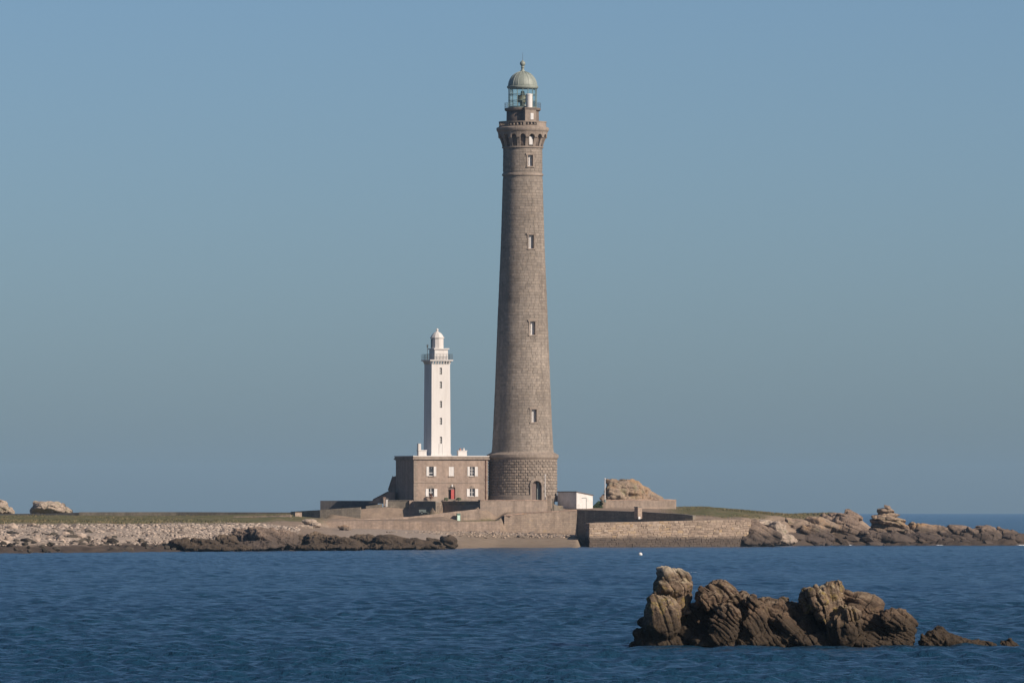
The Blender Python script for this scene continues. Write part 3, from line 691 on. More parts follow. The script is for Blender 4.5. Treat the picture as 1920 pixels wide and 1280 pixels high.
# head of the tower: corbelled arcade, gallery, service room, lantern
NB_ = 16
z_c0, z_c1 = ZZ(275.2), ZZ(249)
lathe_part('corbel_drum', pr((3.55, 276), (3.70, 275.5), (3.78, 262), (3.86, 247), (3.5, 247)), M['dark_trim'])
zspring = ZZ(259.0); zcrown = ZZ(252.6)
for k in range(NB_):
    azp = AZW + (k + 0.5) * 360 / NB_
    F = Frame(TC, azp); hw = 0.31
    # corbel: stepped bracket leaning outwards
    prof = [(3.6, ZZ(276)), (3.82, ZZ(275.4)), (3.92, ZZ(271)), (4.10, ZZ(266)), (4.32, ZZ(260.5)), (4.56, ZZ(258.8)), (4.62, ZZ(253)), (4.70, ZZ(248.6)), (3.6, ZZ(248.6))]
    MB().prism([F.p(-hw, z, r) for r, z in prof], [F.p(hw, z, r) for r, z in prof]).build('corbel', M['trim'], tower)
    # arch over the bay
    aza = AZW + k * 360 / NB_; half = R_(180 / NB_) - hw / 4.45
    mb = MB(); n = 10; vs = []
    for i in range(n + 1):
        q = -1 + 2 * i / n; a = R_(aza) + q * half; zl = zspring + (zcrown - zspring) * math.sqrt(max(0, 1 - q * q))
        s_, c_ = math.sin(a), -math.cos(a)
        for r, z in ((4.58, zl), (4.66, ZZ(248.7)), (3.7, ZZ(248.7)), (3.7, zl)):
            vs.append((TC[0] + r * s_, TC[1] + r * c_, z))
    fs = []
    for i in range(n):
        b0, b1 = i * 4, (i + 1) * 4
        for j in range(4): fs.append((b0 + j, b1 + j, b1 + (j + 1) % 4, b0 + (j + 1) % 4))
    mb.add(vs, fs).build('arch', M['trim'], tower)
F = Frame((TC[0] + nW.x * 3.78, TC[1] + nW.y * 3.78), AZW)
o = MB().fbox(F, -0.34, 0.34, ZZ(273), ZZ(258), 0.0, 0.16).build('window', M['white'], tower)
MB().fbox(F, -0.22, -0.05, ZZ(272), ZZ(259), 0.14, 0.175).fbox(F, 0.05, 0.22, ZZ(272), ZZ(259), 0.14, 0.175).build('pane', M['curtain'], o)
lathe_part('gallery_cornice', pr((3.6, 249), (4.68, 248.8), (4.74, 247.4), (4.86, 246.0), (4.93, 243.2), (4.93, 240.6), (4.70, 239.2), (4.3, 238.4), (2.6, 238.2)), M['trim'], smooth=False)
# stone balustrade of the gallery
bz0, bz1 = ZZ(238.4), ZZ(228.6)
lathe_part('balustrade_base', pr((4.12, 239), (4.46, 239), (4.46, 236.8), (4.12, 236.8)), M['trim'], n=64, smooth=False)
ncoping = MB().lathe(TC, [(4.10, ZZ(230.6)), (4.48, ZZ(230.6)), (4.50, ZZ(228.6)), (4.10, ZZ(228.6)), (4.10, ZZ(230.6))], 64, cap=False).build('balustrade_coping', M['trim'], tower)
for k in range(40):
    az = k * 9.0 + 4.5
    a_ = ((az + 180) % 360) - 180
    F = Frame(TC, az)
    if a_ > 36 or a_ < -120:       # closed parapet panels
        MB().fbox(F, -0.337, 0.337, ZZ(236.7), ZZ(230.7), 4.16, 4.40).build('parapet_panel', M['trim'], tower)
    elif k % 5 == 0:
        MB().fbox(F, -0.26, 0.26, ZZ(236.7), ZZ(230.7), 4.15, 4.44).build('balustrade_pier', M['trim'], tower)
    else:
        c = F.p(0, 0, 4.28)
        MB().lathe((c.x, c.y), [(0.13, ZZ(236.7)), (0.20, ZZ(234.6)), (0.09, ZZ(232)), (0.14, ZZ(230.7))], 8).build('baluster', M['trim'], tower, smooth=True)
lathe_part('service_room', pr((3.05, 239), (3.05, 231), (3.02, 208.5), (2.0, 208.5)), M['dark_trim'], n=48)
lathe_part('lantern_gallery', pr((2.9, 209.4), (3.18, 208.8), (3.38, 207.2), (3.40, 204.2), (3.32, 203.2), (2.4, 203.0)), M['dark_trim'], n=64, smooth=False)
# stair turret on the front right of the service room
FT = Frame((TC[0] + nW.x * 2.4, TC[1] + nW.y * 2.4), AZW)
tur = MB().fbox(FT, -1.12, 1.12, ZZ(239.5), ZZ(206.5), -1.0, 1.42).build('stair_turret', M['trim'], tower)
MB().fbox(FT, -1.26, 1.26, ZZ(206.5), ZZ(203.4), -0.9, 1.56).build('turret_cap', M['dark_trim'], tur)
wz0, wz1 = ZZ(226), ZZ(214)
MB().fbox(FT, -0.05, 0.55, wz0, wz1, 1.42, 1.50).build('window_frame', M['white'], tur)
MB().fbox(FT, 0.08, 0.42, wz0 + 0.18, wz1 - 0.15, 1.45, 1.515).build('pane', M['curtain'], tur)
cc = FT.p(0.06, 0, 0.55)
MB().lathe((cc.x, cc.y), [(0.60, ZZ(203.2)), (0.60, ZZ(180.5)), (0.66, ZZ(180)), (0.62, ZZ(178)), (0.2, ZZ(177))], 24).build('white_cylinder', M['white'], tur, smooth=False)
# lantern
LR = 2.62; NL = 16
lathe_part('lantern_sill', pr((2.5, 203.2), (2.72, 203.1), (2.72, 200.8), (2.5, 200.5)), M['mullion'], n=NL * 2, smooth=False)
for k in range(NL):
    a0, a1 = k * 360 / NL, (k + 1) * 360 / NL
    p0 = Frame(TC, a0).p(0, 0, LR); p1 = Frame(TC, a1).p(0, 0, LR)
    zl = [ZZ(200.6), ZZ(189), ZZ(177.4), ZZ(166.2)]
    for i in range(3):
        v = [(p0.x, p0.y, zl[i]), (p1.x, p1.y, zl[i]), (p1.x, p1.y, zl[i + 1]), (p0.x, p0.y, zl[i + 1])]
        MB().add(v, [(0, 1, 2, 3)]).build('glass_pane', M['glass'], tower)
    MB().tube((p0.x, p0.y, ZZ(201)), (p0.x, p0.y, ZZ(166)), 0.065, 6).build('glazing_bar', M['mullion'], tower)
for y in (177.4, 189): MB().ring(TC, LR, ZZ(y), 0.05, 32, 6).build('glazing_ring', M['mullion'], tower)
op = MB(); op.lathe(TC, pr((0.5, 204), (0.5, 193), (0.95, 192), (1.05, 186), (0.95, 180), (0.45, 178.5), (0.3, 171)), 20)
op.build('optic', M['lens'], tower, smooth=True)
ol = MB()
for y in (192, 190, 188, 186, 184, 182, 180): ol.ring(TC, 1.04, ZZ(y), 0.045, 24, 5)
ol.build('optic_rings', M['brass'], tower)
MB().lathe((TC[0] + 0.5, TC[1] - 1.0), pr((0.4, 203), (0.4, 199), (0.2, 197)), 14).build('lamp_pedestal', M['white'], tower)
# dome
dz0 = ZZ(162.5)
lathe_part('dome_cornice', pr((2.4, 166.6), (2.82, 166.4), (2.92, 165.0), (2.95, 162.6), (2.86, 161.4), (2.5, 160.8)), M['copper'], n=64, smooth=False)
prof = [(2.72 * math.cos(a), dz0 + 2.85 * math.sin(a)) for a in np.linspace(0, math.pi / 2 - 0.10, 14)]
dome = lathe_part('dome', prof, M['copper'], n=48)
for k in range(16):
    az = k * 22.5 + 4; rb = MB(); F = Frame(TC, az)
    pts = [(2.72 * math.cos(a), dz0 + 2.85 * math.sin(a)) for a in np.linspace(0.02, math.pi / 2 - 0.12, 10)]
    for (r0, z0), (r1, z1) in zip(pts[:-1], pts[1:]): rb.tube(F.p(0, z0, r0), F.p(0, z1, r1), 0.055, 5)
    rb.build('rib', M['copper'], dome)
lathe_part('finial', pr((0.55, 135.5), (0.42, 133), (0.27, 131), (0.27, 127), (0.42, 126), (0.28, 125.2)) + [(0.52 * math.sin(a), ZZ(119.6) - 0.52 * math.cos(a)) for a in np.linspace(0.5, 2.7, 10)] + pr((0.12, 114), (0.05, 112.5)), M['copper'], n=20)
MB().tube((TC[0], TC[1], ZZ(114)), (TC[0], TC[1], ZZ(99)), 0.035, 5, 0.02).build('lightning_rod', M['iron'], tower)
# thin rail of the lantern gallery
rl = MB()
for y in (200.5, 197, 193.5): rl.ring(TC, 3.36, ZZ(y), 0.022, 48, 5)
for k in range(24):
    F = Frame(TC, k * 15); rl.tube(F.p(0, ZZ(203.5), 3.36), F.p(0, ZZ(193.5), 3.36), 0.026, 5)
rl.build('gallery_railing', M['iron'], tower)

# ------------------------------------------------------------------ keepers' house
HAZ = 22.5
hx, hy = WX(776, -9.6), -9.6
FH = Frame((hx, hy), HAZ)
def HU(px): return (px - 776) * 0.1 / math.cos(R_(HAZ)) * (1500 - 5) / 1500
def HZ(py): return WZ(py, -6)
HL = HU(914); HD = 9.1
house = thing('keepers_house', (hx, hy, HZ(940)), 'two storey granite house with white shutters and red door', 'house')
def wall_holes(F, u0, u1, z0, z1, holes, depth=0.32, d=0.0):
    us = sorted({u0, u1} | {h[i] for h in holes for i in (0, 1)}); zs = sorted({z0, z1} | {h[i] for h in holes for i in (2, 3)})
    mb = MB()
    for a, b in zip(us[:-1], us[1:]):
        for c, e in zip(zs[:-1], zs[1:]):
            um, zm = (a + b) / 2, (c + e) / 2
            if any(h[0] < um < h[1] and h[2] < zm < h[3] for h in holes): continue
            mb.quad(F.p(a, c, d), F.p(b, c, d), F.p(b, e, d), F.p(a, e, d))
    for a, b, c, e in holes:
        i = d - depth
        mb.quad(F.p(a, c, d), F.p(a, c, i), F.p(a, e, i), F.p(a, e, d)); mb.quad(F.p(b, c, d), F.p(b, c, i), F.p(b, e, i), F.p(b, e, d))
        mb.quad(F.p(a, c, d), F.p(b, c, d), F.p(b, c, i), F.p(a, c, i)); mb.quad(F.p(a, e, d), F.p(b, e, d), F.p(b, e, i), F.p(a, e, i))
    return mb
W_ = {'u1': (HU(804.0), HU(812.6), HZ(892.3), HZ(874.5)), 'u2': (HU(841.4), HU(851.0), HZ(892.3), HZ(874.5)), 'u3': (HU(880.3), HU(889.3), HZ(892.3), HZ(874.5)),
      'l1': (HU(803.2), HU(813.2), HZ(930.4), HZ(915.0)), 'l3': (HU(880.0), HU(889.6), HZ(930.4), HZ(915.0)), 'dr': (HU(840.0), HU(853.2), HZ(938.5), HZ(913.0))}
zt = HZ(862.5); zbot = HZ(941)
mb = wall_holes(FH, 0, HL, zbot, zt, list(W_.values()))
def B(u, z, d): return FH.p(u, z, -d)
mb.quad(B(0, zbot, 0), B(0, zbot, HD), B(0, zt, HD), B(0, zt, 0)); mb.quad(B(HL, zbot, 0), B(HL, zbot, HD), B(HL, zt, HD), B(HL, zt, 0))
mb.quad(B(0, zbot, HD), B(HL, zbot, HD), B(HL, zt, HD), B(0, zt, HD))
mb.build('wall', M['house'], house)
# inner dark backing of the rooms
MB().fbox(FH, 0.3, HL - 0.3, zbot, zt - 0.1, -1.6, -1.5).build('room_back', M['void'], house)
e = 0.28
def ring_box(mb, F, e0, z0, z1):
    mb.fbox(F, -e0, HL + e0, z0, z1, -HD - e0, e0)
mb = MB(); ring_box(mb, FH, 0.10, zt + 0.002, HZ(861.2)); ring_box(mb, FH, 0.30, HZ(861.2) + 0.002, HZ(858.6)); ring_box(mb, FH, 0.18, HZ(858.6) + 0.002, HZ(855.6))
mb.build('cornice', M['trim'], house)
mb = MB(); ring_box(mb, FH, 0.24, HZ(855.6) + 0.002, HZ(854.1)); mb.build('roof_edge', M['white_wall'], house)
MB().fbox(FH, -0.02, HL + 0.02, HZ(905.2), HZ(903.9), 0.0, 0.07).build('string_course', M['trim'], house)
MB().fbox(FH, -0.03, HL + 0.03, zbot, HZ(935.2), -HD - 0.03, 0.06).build('footing', M['trim'], house)
for side, cu in (('l', 0.0), ('r', HL)):
    nq = 15; qh = (zt - HZ(935)) / nq
    for k in range(nq):
        w = 0.75 if k % 2 else 0.5; z0 = HZ(935) + k * qh
        if z0 < HZ(903.9) and z0 + qh > HZ(905.2): continue
        if side == 'l': MB().fbox(FH, -0.05, w, z0 + 0.015, z0 + qh - 0.015, -0.7 if k % 2 == 0 else -0.45, 0.045).build('quoin', M['trim'], house)
        else: MB().fbox(FH, HL - w, HL + 0.05, z0 + 0.015, z0 + qh - 0.015, -0.5, 0.045).build('quoin', M['drum'], house)
def casement(F, h, parent, open_sash=None, upper=False):
    u0, u1, z0, z1 = h; d = -0.24
    fr = MB(); f = 0.09
    fr.fbox(F, u0 + .004, u0 + f, z0 + .004, z1 - .004, d, d + .08).fbox(F, u1 - f, u1 - .004, z0 + .004, z1 - .004, d, d + .08)
    fr.fbox(F, u0 + f, u1 - f, z0 + .004, z0 + f, d, d + .075).fbox(F, u0 + f, u1 - f, z1 - f, z1 - .004, d, d + .075)
    um = (u0 + u1) / 2
    if open_sash != 'open':
        fr.fbox(F, um - .05, um + .05, z0 + f, z1 - f, d, d + .09)
        for q in (0.36, 0.68) if upper else (0.5,): fr.fbox(F, u0 + f, u1 - f, z0 + (z1 - z0) * q - .03, z0 + (z1 - z0) * q + .03, d, d + .07)
    else:
        fr.fbox(F, u0 + f, u1 - f, z0 + (z1 - z0) * .33 - .05, z0 + (z1 - z0) * .33 + .05, d, d + .07)
    o = fr.build('window', M['white'], parent)
    MB().fbox(F, u0 + f, u1 - f, z0 + f, z1 - f, d - 0.03, d + 0.01).build('pane', M['glass_dark'], o)
    MB().fbox(F, u0 - 0.12, u1 + 0.12, z0 - 0.17, z0 - 0.002, -0.2, 0.11).build('sill', M['trim'], o)
    return o
def shutter(F, u0, u1, z0, z1, parent, louvre=True, d=0.03):
    s = MB(); f = 0.09
    if louvre:
        s.fbox(F, u0, u0 + f, z0, z1, d, d + .06).fbox(F, u1 - f, u1, z0, z1, d, d + .06)
        n = 9
        for i in range(n):
            za = z0 + (z1 - z0) * i / n
            s.fbox(F, u0 + f, u1 - f, za + 0.02, za + (z1 - z0) / n - 0.035, d + 0.005, d + 0.045)
        s.fbox(F, u0 + f, u1 - f, z0 + .01, z1 - .01, d - .008, d + .004)
    else:
        s.fbox(F, u0, u1, z0, z1, d, d + .05)
        for q in (0.18, 0.8): s.fbox(F, u0 + .05, u1 - .05, z0 + (z1 - z0) * q - .05, z0 + (z1 - z0) * q + .05, d + .05, d + .075)
    return s.build('shutter', M['white'], parent)
def arch_head(F, u0, u1, z, parent):
    um = (u0 + u1) / 2; n = 7; w = (u1 - u0) / 2 + 0.25
    for i in range(n):
        a0, a1 = math.pi * (0.14 + 0.72 * i / n), math.pi * (0.14 + 0.72 * (i + 1) / n)
        def q(a, k): return (um - math.cos(a) * (w - .25 + k), z - 0.25 + math.sin(a) * (0.42 + k * 1.0))
        poly = [q(a0, 0), q(a1, 0), q(a1, .3), q(a0, .3)]
        MB().prism([F.p(u, zz, 0.04) for u, zz in poly], [F.p(u, zz, -0.05) for u, zz in poly]).build('voussoir', M['drum'], parent)
o = casement(FH, W_['u1'], house, 'open'); shutter(FH, HU(799.2), HU(803.8), W_['u1'][2], W_['u1'][3], house); shutter(FH, HU(812.8), HU(817.3), W_['u1'][2], W_['u1'][3], house)
o = casement(FH, W_['u2'], house, None, True); um = (W_['u2'][0] + W_['u2'][1]) / 2
shutter(FH, W_['u2'][0] + .02, um - .01, W_['u2'][2], W_['u2'][3], house, d=-0.10); shutter(FH, um + .01, W_['u2'][1] - .02, W_['u2'][2], W_['u2'][3], house, d=-0.10)
casement(FH, W_['u3'], house, None, True); shutter(FH, HU(875.8), HU(880.1), W_['u3'][2], W_['u3'][3], house); shutter(FH, HU(889.6), HU(895.0), W_['u3'][2], W_['u3'][3], house)
o = casement(FH, W_['l1'], house); arch_head(FH, W_['l1'][0], W_['l1'][1], W_['l1'][3], o); shutter(FH, HU(797.8), HU(802.9), W_['l1'][2], W_['l1'][3] - .1, house, False); shutter(FH, HU(813.5), HU(819.2), W_['l1'][2], W_['l1'][3] - .1, house, False)
o = casement(FH, W_['l3'], house); arch_head(FH, W_['l3'][0], W_['l3'][1], W_['l3'][3], o); shutter(FH, HU(874.6), HU(879.7), W_['l3'][2], W_['l3'][3] - .1, house, False); shutter(FH, HU(890.0), HU(895.6), W_['l3'][2], W_['l3'][3] - .1, house, False)
u0, u1, z0, z1 = W_['dr']; um = (u0 + u1) / 2
dr = MB().fbox(FH, u0 + .01, u1 - .01, z1 - 0.45, z1 - .01, -0.3, -0.22).build('door', M['brown_door'], house)
arch_head(FH, u0, u1, z1, dr)
MB().fbox(FH, um - 0.05, u1 - .02, z0, z1 - 0.46, -0.28, -0.22).build('door_leaf', M['red'], dr)
MB().fbox(FH, u0 + .02, um - 0.08, z0, z1 - 0.46, -0.75, -0.69).build('door_leaf', M['brown_door'], dr)
MB().fbox(FH, um - .12, um + .12, HZ(912), HZ(908), 0.02, 0.25).build('lamp', M['white'], house)
pu = HU(910.0); MB().tube(FH.p(pu, HZ(862), 0.12), FH.p(pu, HZ(937), 0.12), 0.075, 8).build('drainpipe', M['rust'], house)
# chimneys on the flat roof
def HB(px, d): return (px - 776 + d * math.sin(R_(HAZ)) * 10) * 0.1 / math.cos(R_(HAZ))
def chim(px0, px1, y0, y1, d0, d1, name, pots):
    u0, u1 = HB(px0, d0), HB(px1, d0)
    c = MB().fbox(FH, u0, u1, HZ(y1), HZ(y0), -d1, -d0).build(name, M['white_wall'], house)
    MB().fbox(FH, u0 - .07, u1 + .07, HZ(y0) + .002, HZ(y0) + .16, -d1 - .07, -d0 + .07).build('chimney_cap', M['white_wall'], c)
    for (q, hgt, mt) in pots:
        p = FH.p(u0 + (u1 - u0) * q, 0, -(d0 + d1) / 2)
        MB().lathe((p.x, p.y), [(.20, HZ(y0) + .16), (.16, HZ(y0) + .16 + hgt), (.10, HZ(y0) + .165 + hgt)], 10).build('chimney_pot', mt, c, smooth=False)
    return c
c = chim(784.5, 799.5, 845, 854.6, 0.8, 1.6, 'chimney', [])
MB().fbox(FH, HB(784.5, .8), HB(789.6, .8), HZ(845) + .162, HZ(831.5), -1.5, -0.9).build('flue', M['white_wall'], c)
chim(858.5, 874.5, 845.5, 854.6, 0.8, 1.5, 'chimney', [(0.3, .35, M['terracotta']), (0.7, .42, M['white'])])

# ------------------------------------------------------------------ old white lighthouse
tx, ty = WX(819.7, -1.7), -1.7
white = thing('white_lighthouse', (tx, ty, HZ(856)), 'slim square white lighthouse rising from the house roof', 'lighthouse')
FW = Frame((tx, ty), HAZ)
def sq(mb, F, s0, s1, z0, z1, cu=0.0, cd=0.0):
    b = [F.p(cu - s0, z0, cd + s0), F.p(cu + s0, z0, cd + s0), F.p(cu + s0, z0, cd - s0), F.p(cu - s0, z0, cd - s0)]
    t_ = [F.p(cu - s1, z1, cd + s1), F.p(cu + s1, z1, cd + s1), F.p(cu + s1, z1, cd - s1), F.p(cu - s1, z1, cd - s1)]
    return mb.hexa(b + t_)
S0, S1 = 1.95, 1.84
zb_, zt_ = HZ(855), HZ(682.5)
def s_at(z): return S0 + (S1 - S0) * (z - zb_) / (zt_ - zb_)
# front with openings
WW = [(695, 6.4), (721, 6.4), (757.5, 6.4), (789, 6.4), (824.5, 6.4)]
hs = [(-0.22, 0.22, HZ(y + h), HZ(y - h)) for y, h in WW]
us = [-S0, -0.22, 0.22, S0]; zsx = sorted({zb_, zt_} | {h[i] for h in hs for i in (2, 3)})
mb = MB()
def Q(u, z, d=0.0):
    s = s_at(z); uu = max(-s, min(s, u)) if abs(u) > 1 else u
    if abs(u) > 1: uu = math.copysign(s, u)
    return FW.p(uu, z, s + d)
for a, b in zip(us[:-1], us[1:]):
    for c, e in zip(zsx[:-1], zsx[1:]):
        um, zm = (a + b) / 2, (c + e) / 2
        if any(h[0] < um < h[1] and h[2] < zm < h[3] for h in hs): continue
        mb.quad(Q(a, c), Q(b, c), Q(b, e), Q(a, e))
for a, b, c, e in hs:
    for p, q_, r, s in (((a, c), (a, e), (a, e), (a, c)), ((b, c), (b, e), (b, e), (b, c))):
        mb.quad(Q(p[0], p[1]), Q(q_[0], q_[1]), Q(r[0], r[1], -.3), Q(s[0], s[1], -.3))
    mb.quad(Q(a, c), Q(b, c), Q(b, c, -.3), Q(a, c, -.3)); mb.quad(Q(a, e), Q(b, e), Q(b, e, -.3), Q(a, e, -.3))
def cor(i, z):
    s = s_at(z); u, d = [(-s, s), (s, s), (s, -s), (-s, -s)][i]; return FW.p(u, z, d)
for i in (1, 2, 3): mb.quad(cor(i, zb_), cor((i + 1) % 4, zb_), cor((i + 1) % 4, zt_), cor(i, zt_))
mb.quad(*[cor(i, zt_) for i in range(4)])
mb.build('tower_wall', M['white_wall'], white)
for (a, b, c, e) in hs:
    s = s_at((c + e) / 2)
    o = MB().fbox(FW, a + .003, b - .003, c + .003, e - .003, s - 0.36, s - 0.30).build('window', M['glass_dark'], white)
    g = MB()
    for q in (0.33, 0.66): g.fbox(FW, a + .004, b - .004, c + (e - c) * q - .04, c + (e - c) * q + .04, s - .30, s - .19)
    g.fbox(FW, -.028, .028, c + .004, e - .004, s - .30, s - .2)
    g.build('glazing_bars', M['curtain'], o)
sq(MB(), FW, S0 + .1, S0 + .1, HZ(856), HZ(851)).build('plinth', M['white_wall'], white)
s = s_at(HZ(840)); o = MB().fbox(FW, -0.42, -0.30, HZ(851), HZ(832.5), s - .03, s + .06).fbox(FW, 0.30, 0.42, HZ(851), HZ(832.5), s - .03, s + .06).fbox(FW, -0.42, 0.42, HZ(832.5), HZ(830.8), s - .03, s + .06).build('door', M['white_wall'], white)
MB().fbox(FW, -0.295, 0.295, HZ(851), HZ(832.6), s - .02, s + .02).build('door_leaf', M['curtain'], o)
# gallery with brackets
sq(MB(), FW, 2.28, 2.34, HZ(676.2), HZ(673.6)).build('gallery_slab', M['white_wall'], white)
sq(MB(), FW, 1.86, 1.86, HZ(684), HZ(682)).build('collar', M['white_wall'], white)
for face in range(4):
    F = Frame((tx, ty), HAZ + 90 * face)
    for i in range(7):
        u = -1.62 + 3.24 * i / 6
        prof = [(1.8, HZ(682.4)), (1.9, HZ(682.0)), (2.02, HZ(679.5)), (2.2, HZ(676.3)), (1.8, HZ(676.3))]
        MB().prism([F.p(u - .13, z, r) for r, z in prof], [F.p(u + .13, z, r) for r, z in prof]).build('bracket', M['white_wall'], white)
rl = MB()
for y in (663.5, 667.5, 671):
    pts = [FW.p(a * 2.22, HZ(y), b * 2.22) for a, b in ((-1, 1), (1, 1), (1, -1), (-1, -1))]
    for i in range(4): rl.tube(pts[i], pts[(i + 1) % 4], 0.03, 5)
for i in range(4):
    for k in range(7):
        a = pts[i].lerp(pts[(i + 1) % 4], k / 7); rl.tube((a.x, a.y, HZ(674)), (a.x, a.y, HZ(663.5)), 0.03, 5)
rl.build('railing', M['iron'], white)
mp2 = FW.p(-2.2, 0, 0.6)
m_ = MB().tube((mp2.x, mp2.y, HZ(674)), (mp2.x, mp2.y, HZ(645)), 0.05, 6).tube((mp2.x - .25, mp2.y, HZ(646)), (mp2.x + .25, mp2.y, HZ(646)), 0.035, 5).lathe((mp2.x, mp2.y), [(.05, HZ(651)), (.13, HZ(650)), (.13, HZ(647.5)), (.05, HZ(646.5))], 8)
m_.build('antenna_mast', M['iron'], white)
# watch room and lantern
cu = 0.25
sq(MB(), FW, 1.36, 1.34, HZ(674), HZ(654.2), cu, 0.1).build('watch_room', M['white_wall'], white)
sq(MB(), FW, 1.55, 1.55, HZ(654.2) + .002, HZ(652.2), cu, 0.1).build('watch_room_cornice', M['white_wall'], white)
MB().fbox(FW, -1.02, -0.55, HZ(673.5), HZ(657), 1.44, 1.48).build('door', M['curtain'], white)
MB().lathe((tx, ty), [(1.18, HZ(652.4)), (1.18, HZ(633.5)), (1.34, HZ(633)), (1.34, HZ(631.4)), (1.2, HZ(631))], 10).build('lantern', M['white_wall'], white)
FLn = Frame((tx, ty), -62)
MB().fbox(FLn, -.3, .3, HZ(650), HZ(635), 1.08, 1.2).build('lantern_window', M['glass_dark'], white)
MB().lathe((tx, ty), [(1.22, HZ(631.2)), (1.08, HZ(628)), (.72, HZ(623.5)), (.3, HZ(621)), (.2, HZ(620)), (.17, HZ(618.6)), (.27, HZ(617.6)), (.2, HZ(615.6)), (.03, HZ(614.6))], 10).build('lantern_roof', M['white_wall'], white)

# ------------------------------------------------------------------ outbuilding in the shade on the left of the house
ox, oy = WX(742, 3), 3.0
outb = thing('outbuilding', (ox, oy, 7.5), 'shaded stone outbuilding with sloping roof left of the house', 'building')
def poly_block(pts, Y0, Y1, mat, parent, name):
    f = [(WX(px, Y0), Y0, WZ(py, Y0)) for px, py in pts]; b = [(x, Y1, z) for x, _, z in f]
    return MB().prism(f, b).build(name, mat, parent)
poly_block([(728, 941), (728.3, 918), (735.8, 893.5), (743.5, 891.5), (752, 941)], -0.4, 4.5, M['house'], outb, 'stair_wing')
poly_block([(690, 943), (702, 935.5), (727.5, 922.3), (741, 922), (741, 944)], -3.0, -0.6, M['house'], outb, 'lean_to')
def slab(pts, Y0, Y1, mat, parent, name, th=0.18):
    f = []
    for (a, b), (c, d) in zip(pts[:-1], pts[1:]):
        MB().hexa([(WX(a, Y0), Y0, WZ(b, Y0)), (WX(c, Y0), Y0, WZ(d, Y0)), (WX(c, Y0), Y1, WZ(d, Y0)), (WX(a, Y0), Y1, WZ(b, Y0)),
                   (WX(a, Y0), Y0, WZ(b, Y0) + th), (WX(c, Y0), Y0, WZ(d, Y0) + th), (WX(c, Y0), Y1, WZ(d, Y0) + th), (WX(a, Y0), Y1, WZ(b, Y0) + th)]).build(name, mat, parent)
slab([(699, 937.2), (727.5, 922.3)], -3.2, -0.6, M['roof_and_wall_shade'], outb, 'roof')
slab([(727.5, 918.5), (735.9, 893.2)], -0.6, 4.6, M['roof_and_wall_shade'], outb, 'roof')

# ------------------------------------------------------------------ walls, terraces, quay
def wall(name, pts, th, mat, label, cat='wall', coping=None, group=None, ext=0.0):
    """pts: (px, Y, py_top, py_bottom) along the face seen; the wall has thickness th behind that face"""
    P0 = pts[0]
    base = (WX(P0[0], P0[1]), P0[1], WZ(P0[3], P0[1]))
    root = thing(name, base, label, cat, group)
    f = [Vector((WX(a, Y), Y, 0)) for a, Y, _, _ in pts]
    zt = [WZ(c, Y) for a, Y, c, d in pts]; zb = [WZ(d, Y) - ext for a, Y, c, d in pts]
    nrm = []
    for i in range(len(f)):
        a = f[max(0, i - 1)]; b = f[min(len(f) - 1, i + 1)]; t_ = (b - a).normalized(); nrm.append(Vector((-t_.y, t_.x, 0)))
    mb = MB()
    nseg = len(f) - 1
    vs, fs = [], []
    for i in range(len(f)):
        bk = f[i] + nrm[i] * th
        vs += [(f[i].x, f[i].y, zb[i]), (f[i].x, f[i].y, zt[i]), (bk.x, bk.y, zt[i]), (bk.x, bk.y, zb[i])]
    for i in range(nseg):
        b0, b1 = 4 * i, 4 * (i + 1)
        for j in range(4): fs.append((b0 + j, b1 + j, b1 + (j + 1) % 4, b0 + (j + 1) % 4))
    fs += [(0, 1, 2, 3), (4 * nseg + 3, 4 * nseg + 2, 4 * nseg + 1, 4 * nseg)]
    mb.add(vs, fs).build('masonry', mat, root)
    if coping:
        for i in range(nseg):
            L = (f[i + 1] - f[i]).length; n = max(1, int(L / 1.5))
            for k in range(n):
                a = f[i].lerp(f[i + 1], k / n); b = f[i].lerp(f[i + 1], (k + 1) / n)
                za = zt[i] + (zt[i + 1] - zt[i]) * k / n; zc = zt[i] + (zt[i + 1] - zt[i]) * (k + 1) / n
                tt = (b - a).normalized(); nn = Vector((-tt.y, tt.x, 0)); a = a + tt * 0.02; b = b - tt * 0.02
                j = random.uniform(-0.02, 0.03); o_ = -0.06; hgt = 0.16 + j
                q = [a + nn * o_, b + nn * o_, b + nn * (th + .05), a + nn * (th + .05)]
                MB().hexa([(q[0].x, q[0].y, za + .002), (q[1].x, q[1].y, zc + .002), (q[2].x, q[2].y, zc + .002), (q[3].x, q[3].y, za + .002),
                           (q[0].x, q[0].y, za + hgt), (q[1].x, q[1].y, zc + hgt), (q[2].x, q[2].y, zc + hgt), (q[3].x, q[3].y, za + hgt)]).build('coping_stone', coping, root)
    return root
M['coping'] = stone('coping_stone', (0.36, 0.26, 0.20), (0.28, 0.20, 0.16), objrand=True, amt=0.2, lichen=(0.42, 0.22, 0.09))
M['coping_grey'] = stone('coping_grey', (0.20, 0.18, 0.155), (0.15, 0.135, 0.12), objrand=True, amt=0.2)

wall('terrace_wall', [(900.5, -20.5, 938.2, 982), (1026, -15.0, 938.2, 968)], 1.0, M['wall_smooth'], 'smooth tan terrace wall below the tall round lighthouse', coping=M['coping'], ext=0.8)
wall('terrace_wall', [(828, -11.2, 941, 966), (900.3, -20.3, 941, 982)], 0.8, M['wall_grey'], 'shaded sloping-edged terrace wall below the red house door', coping=M['coping_grey'], ext=0.6)
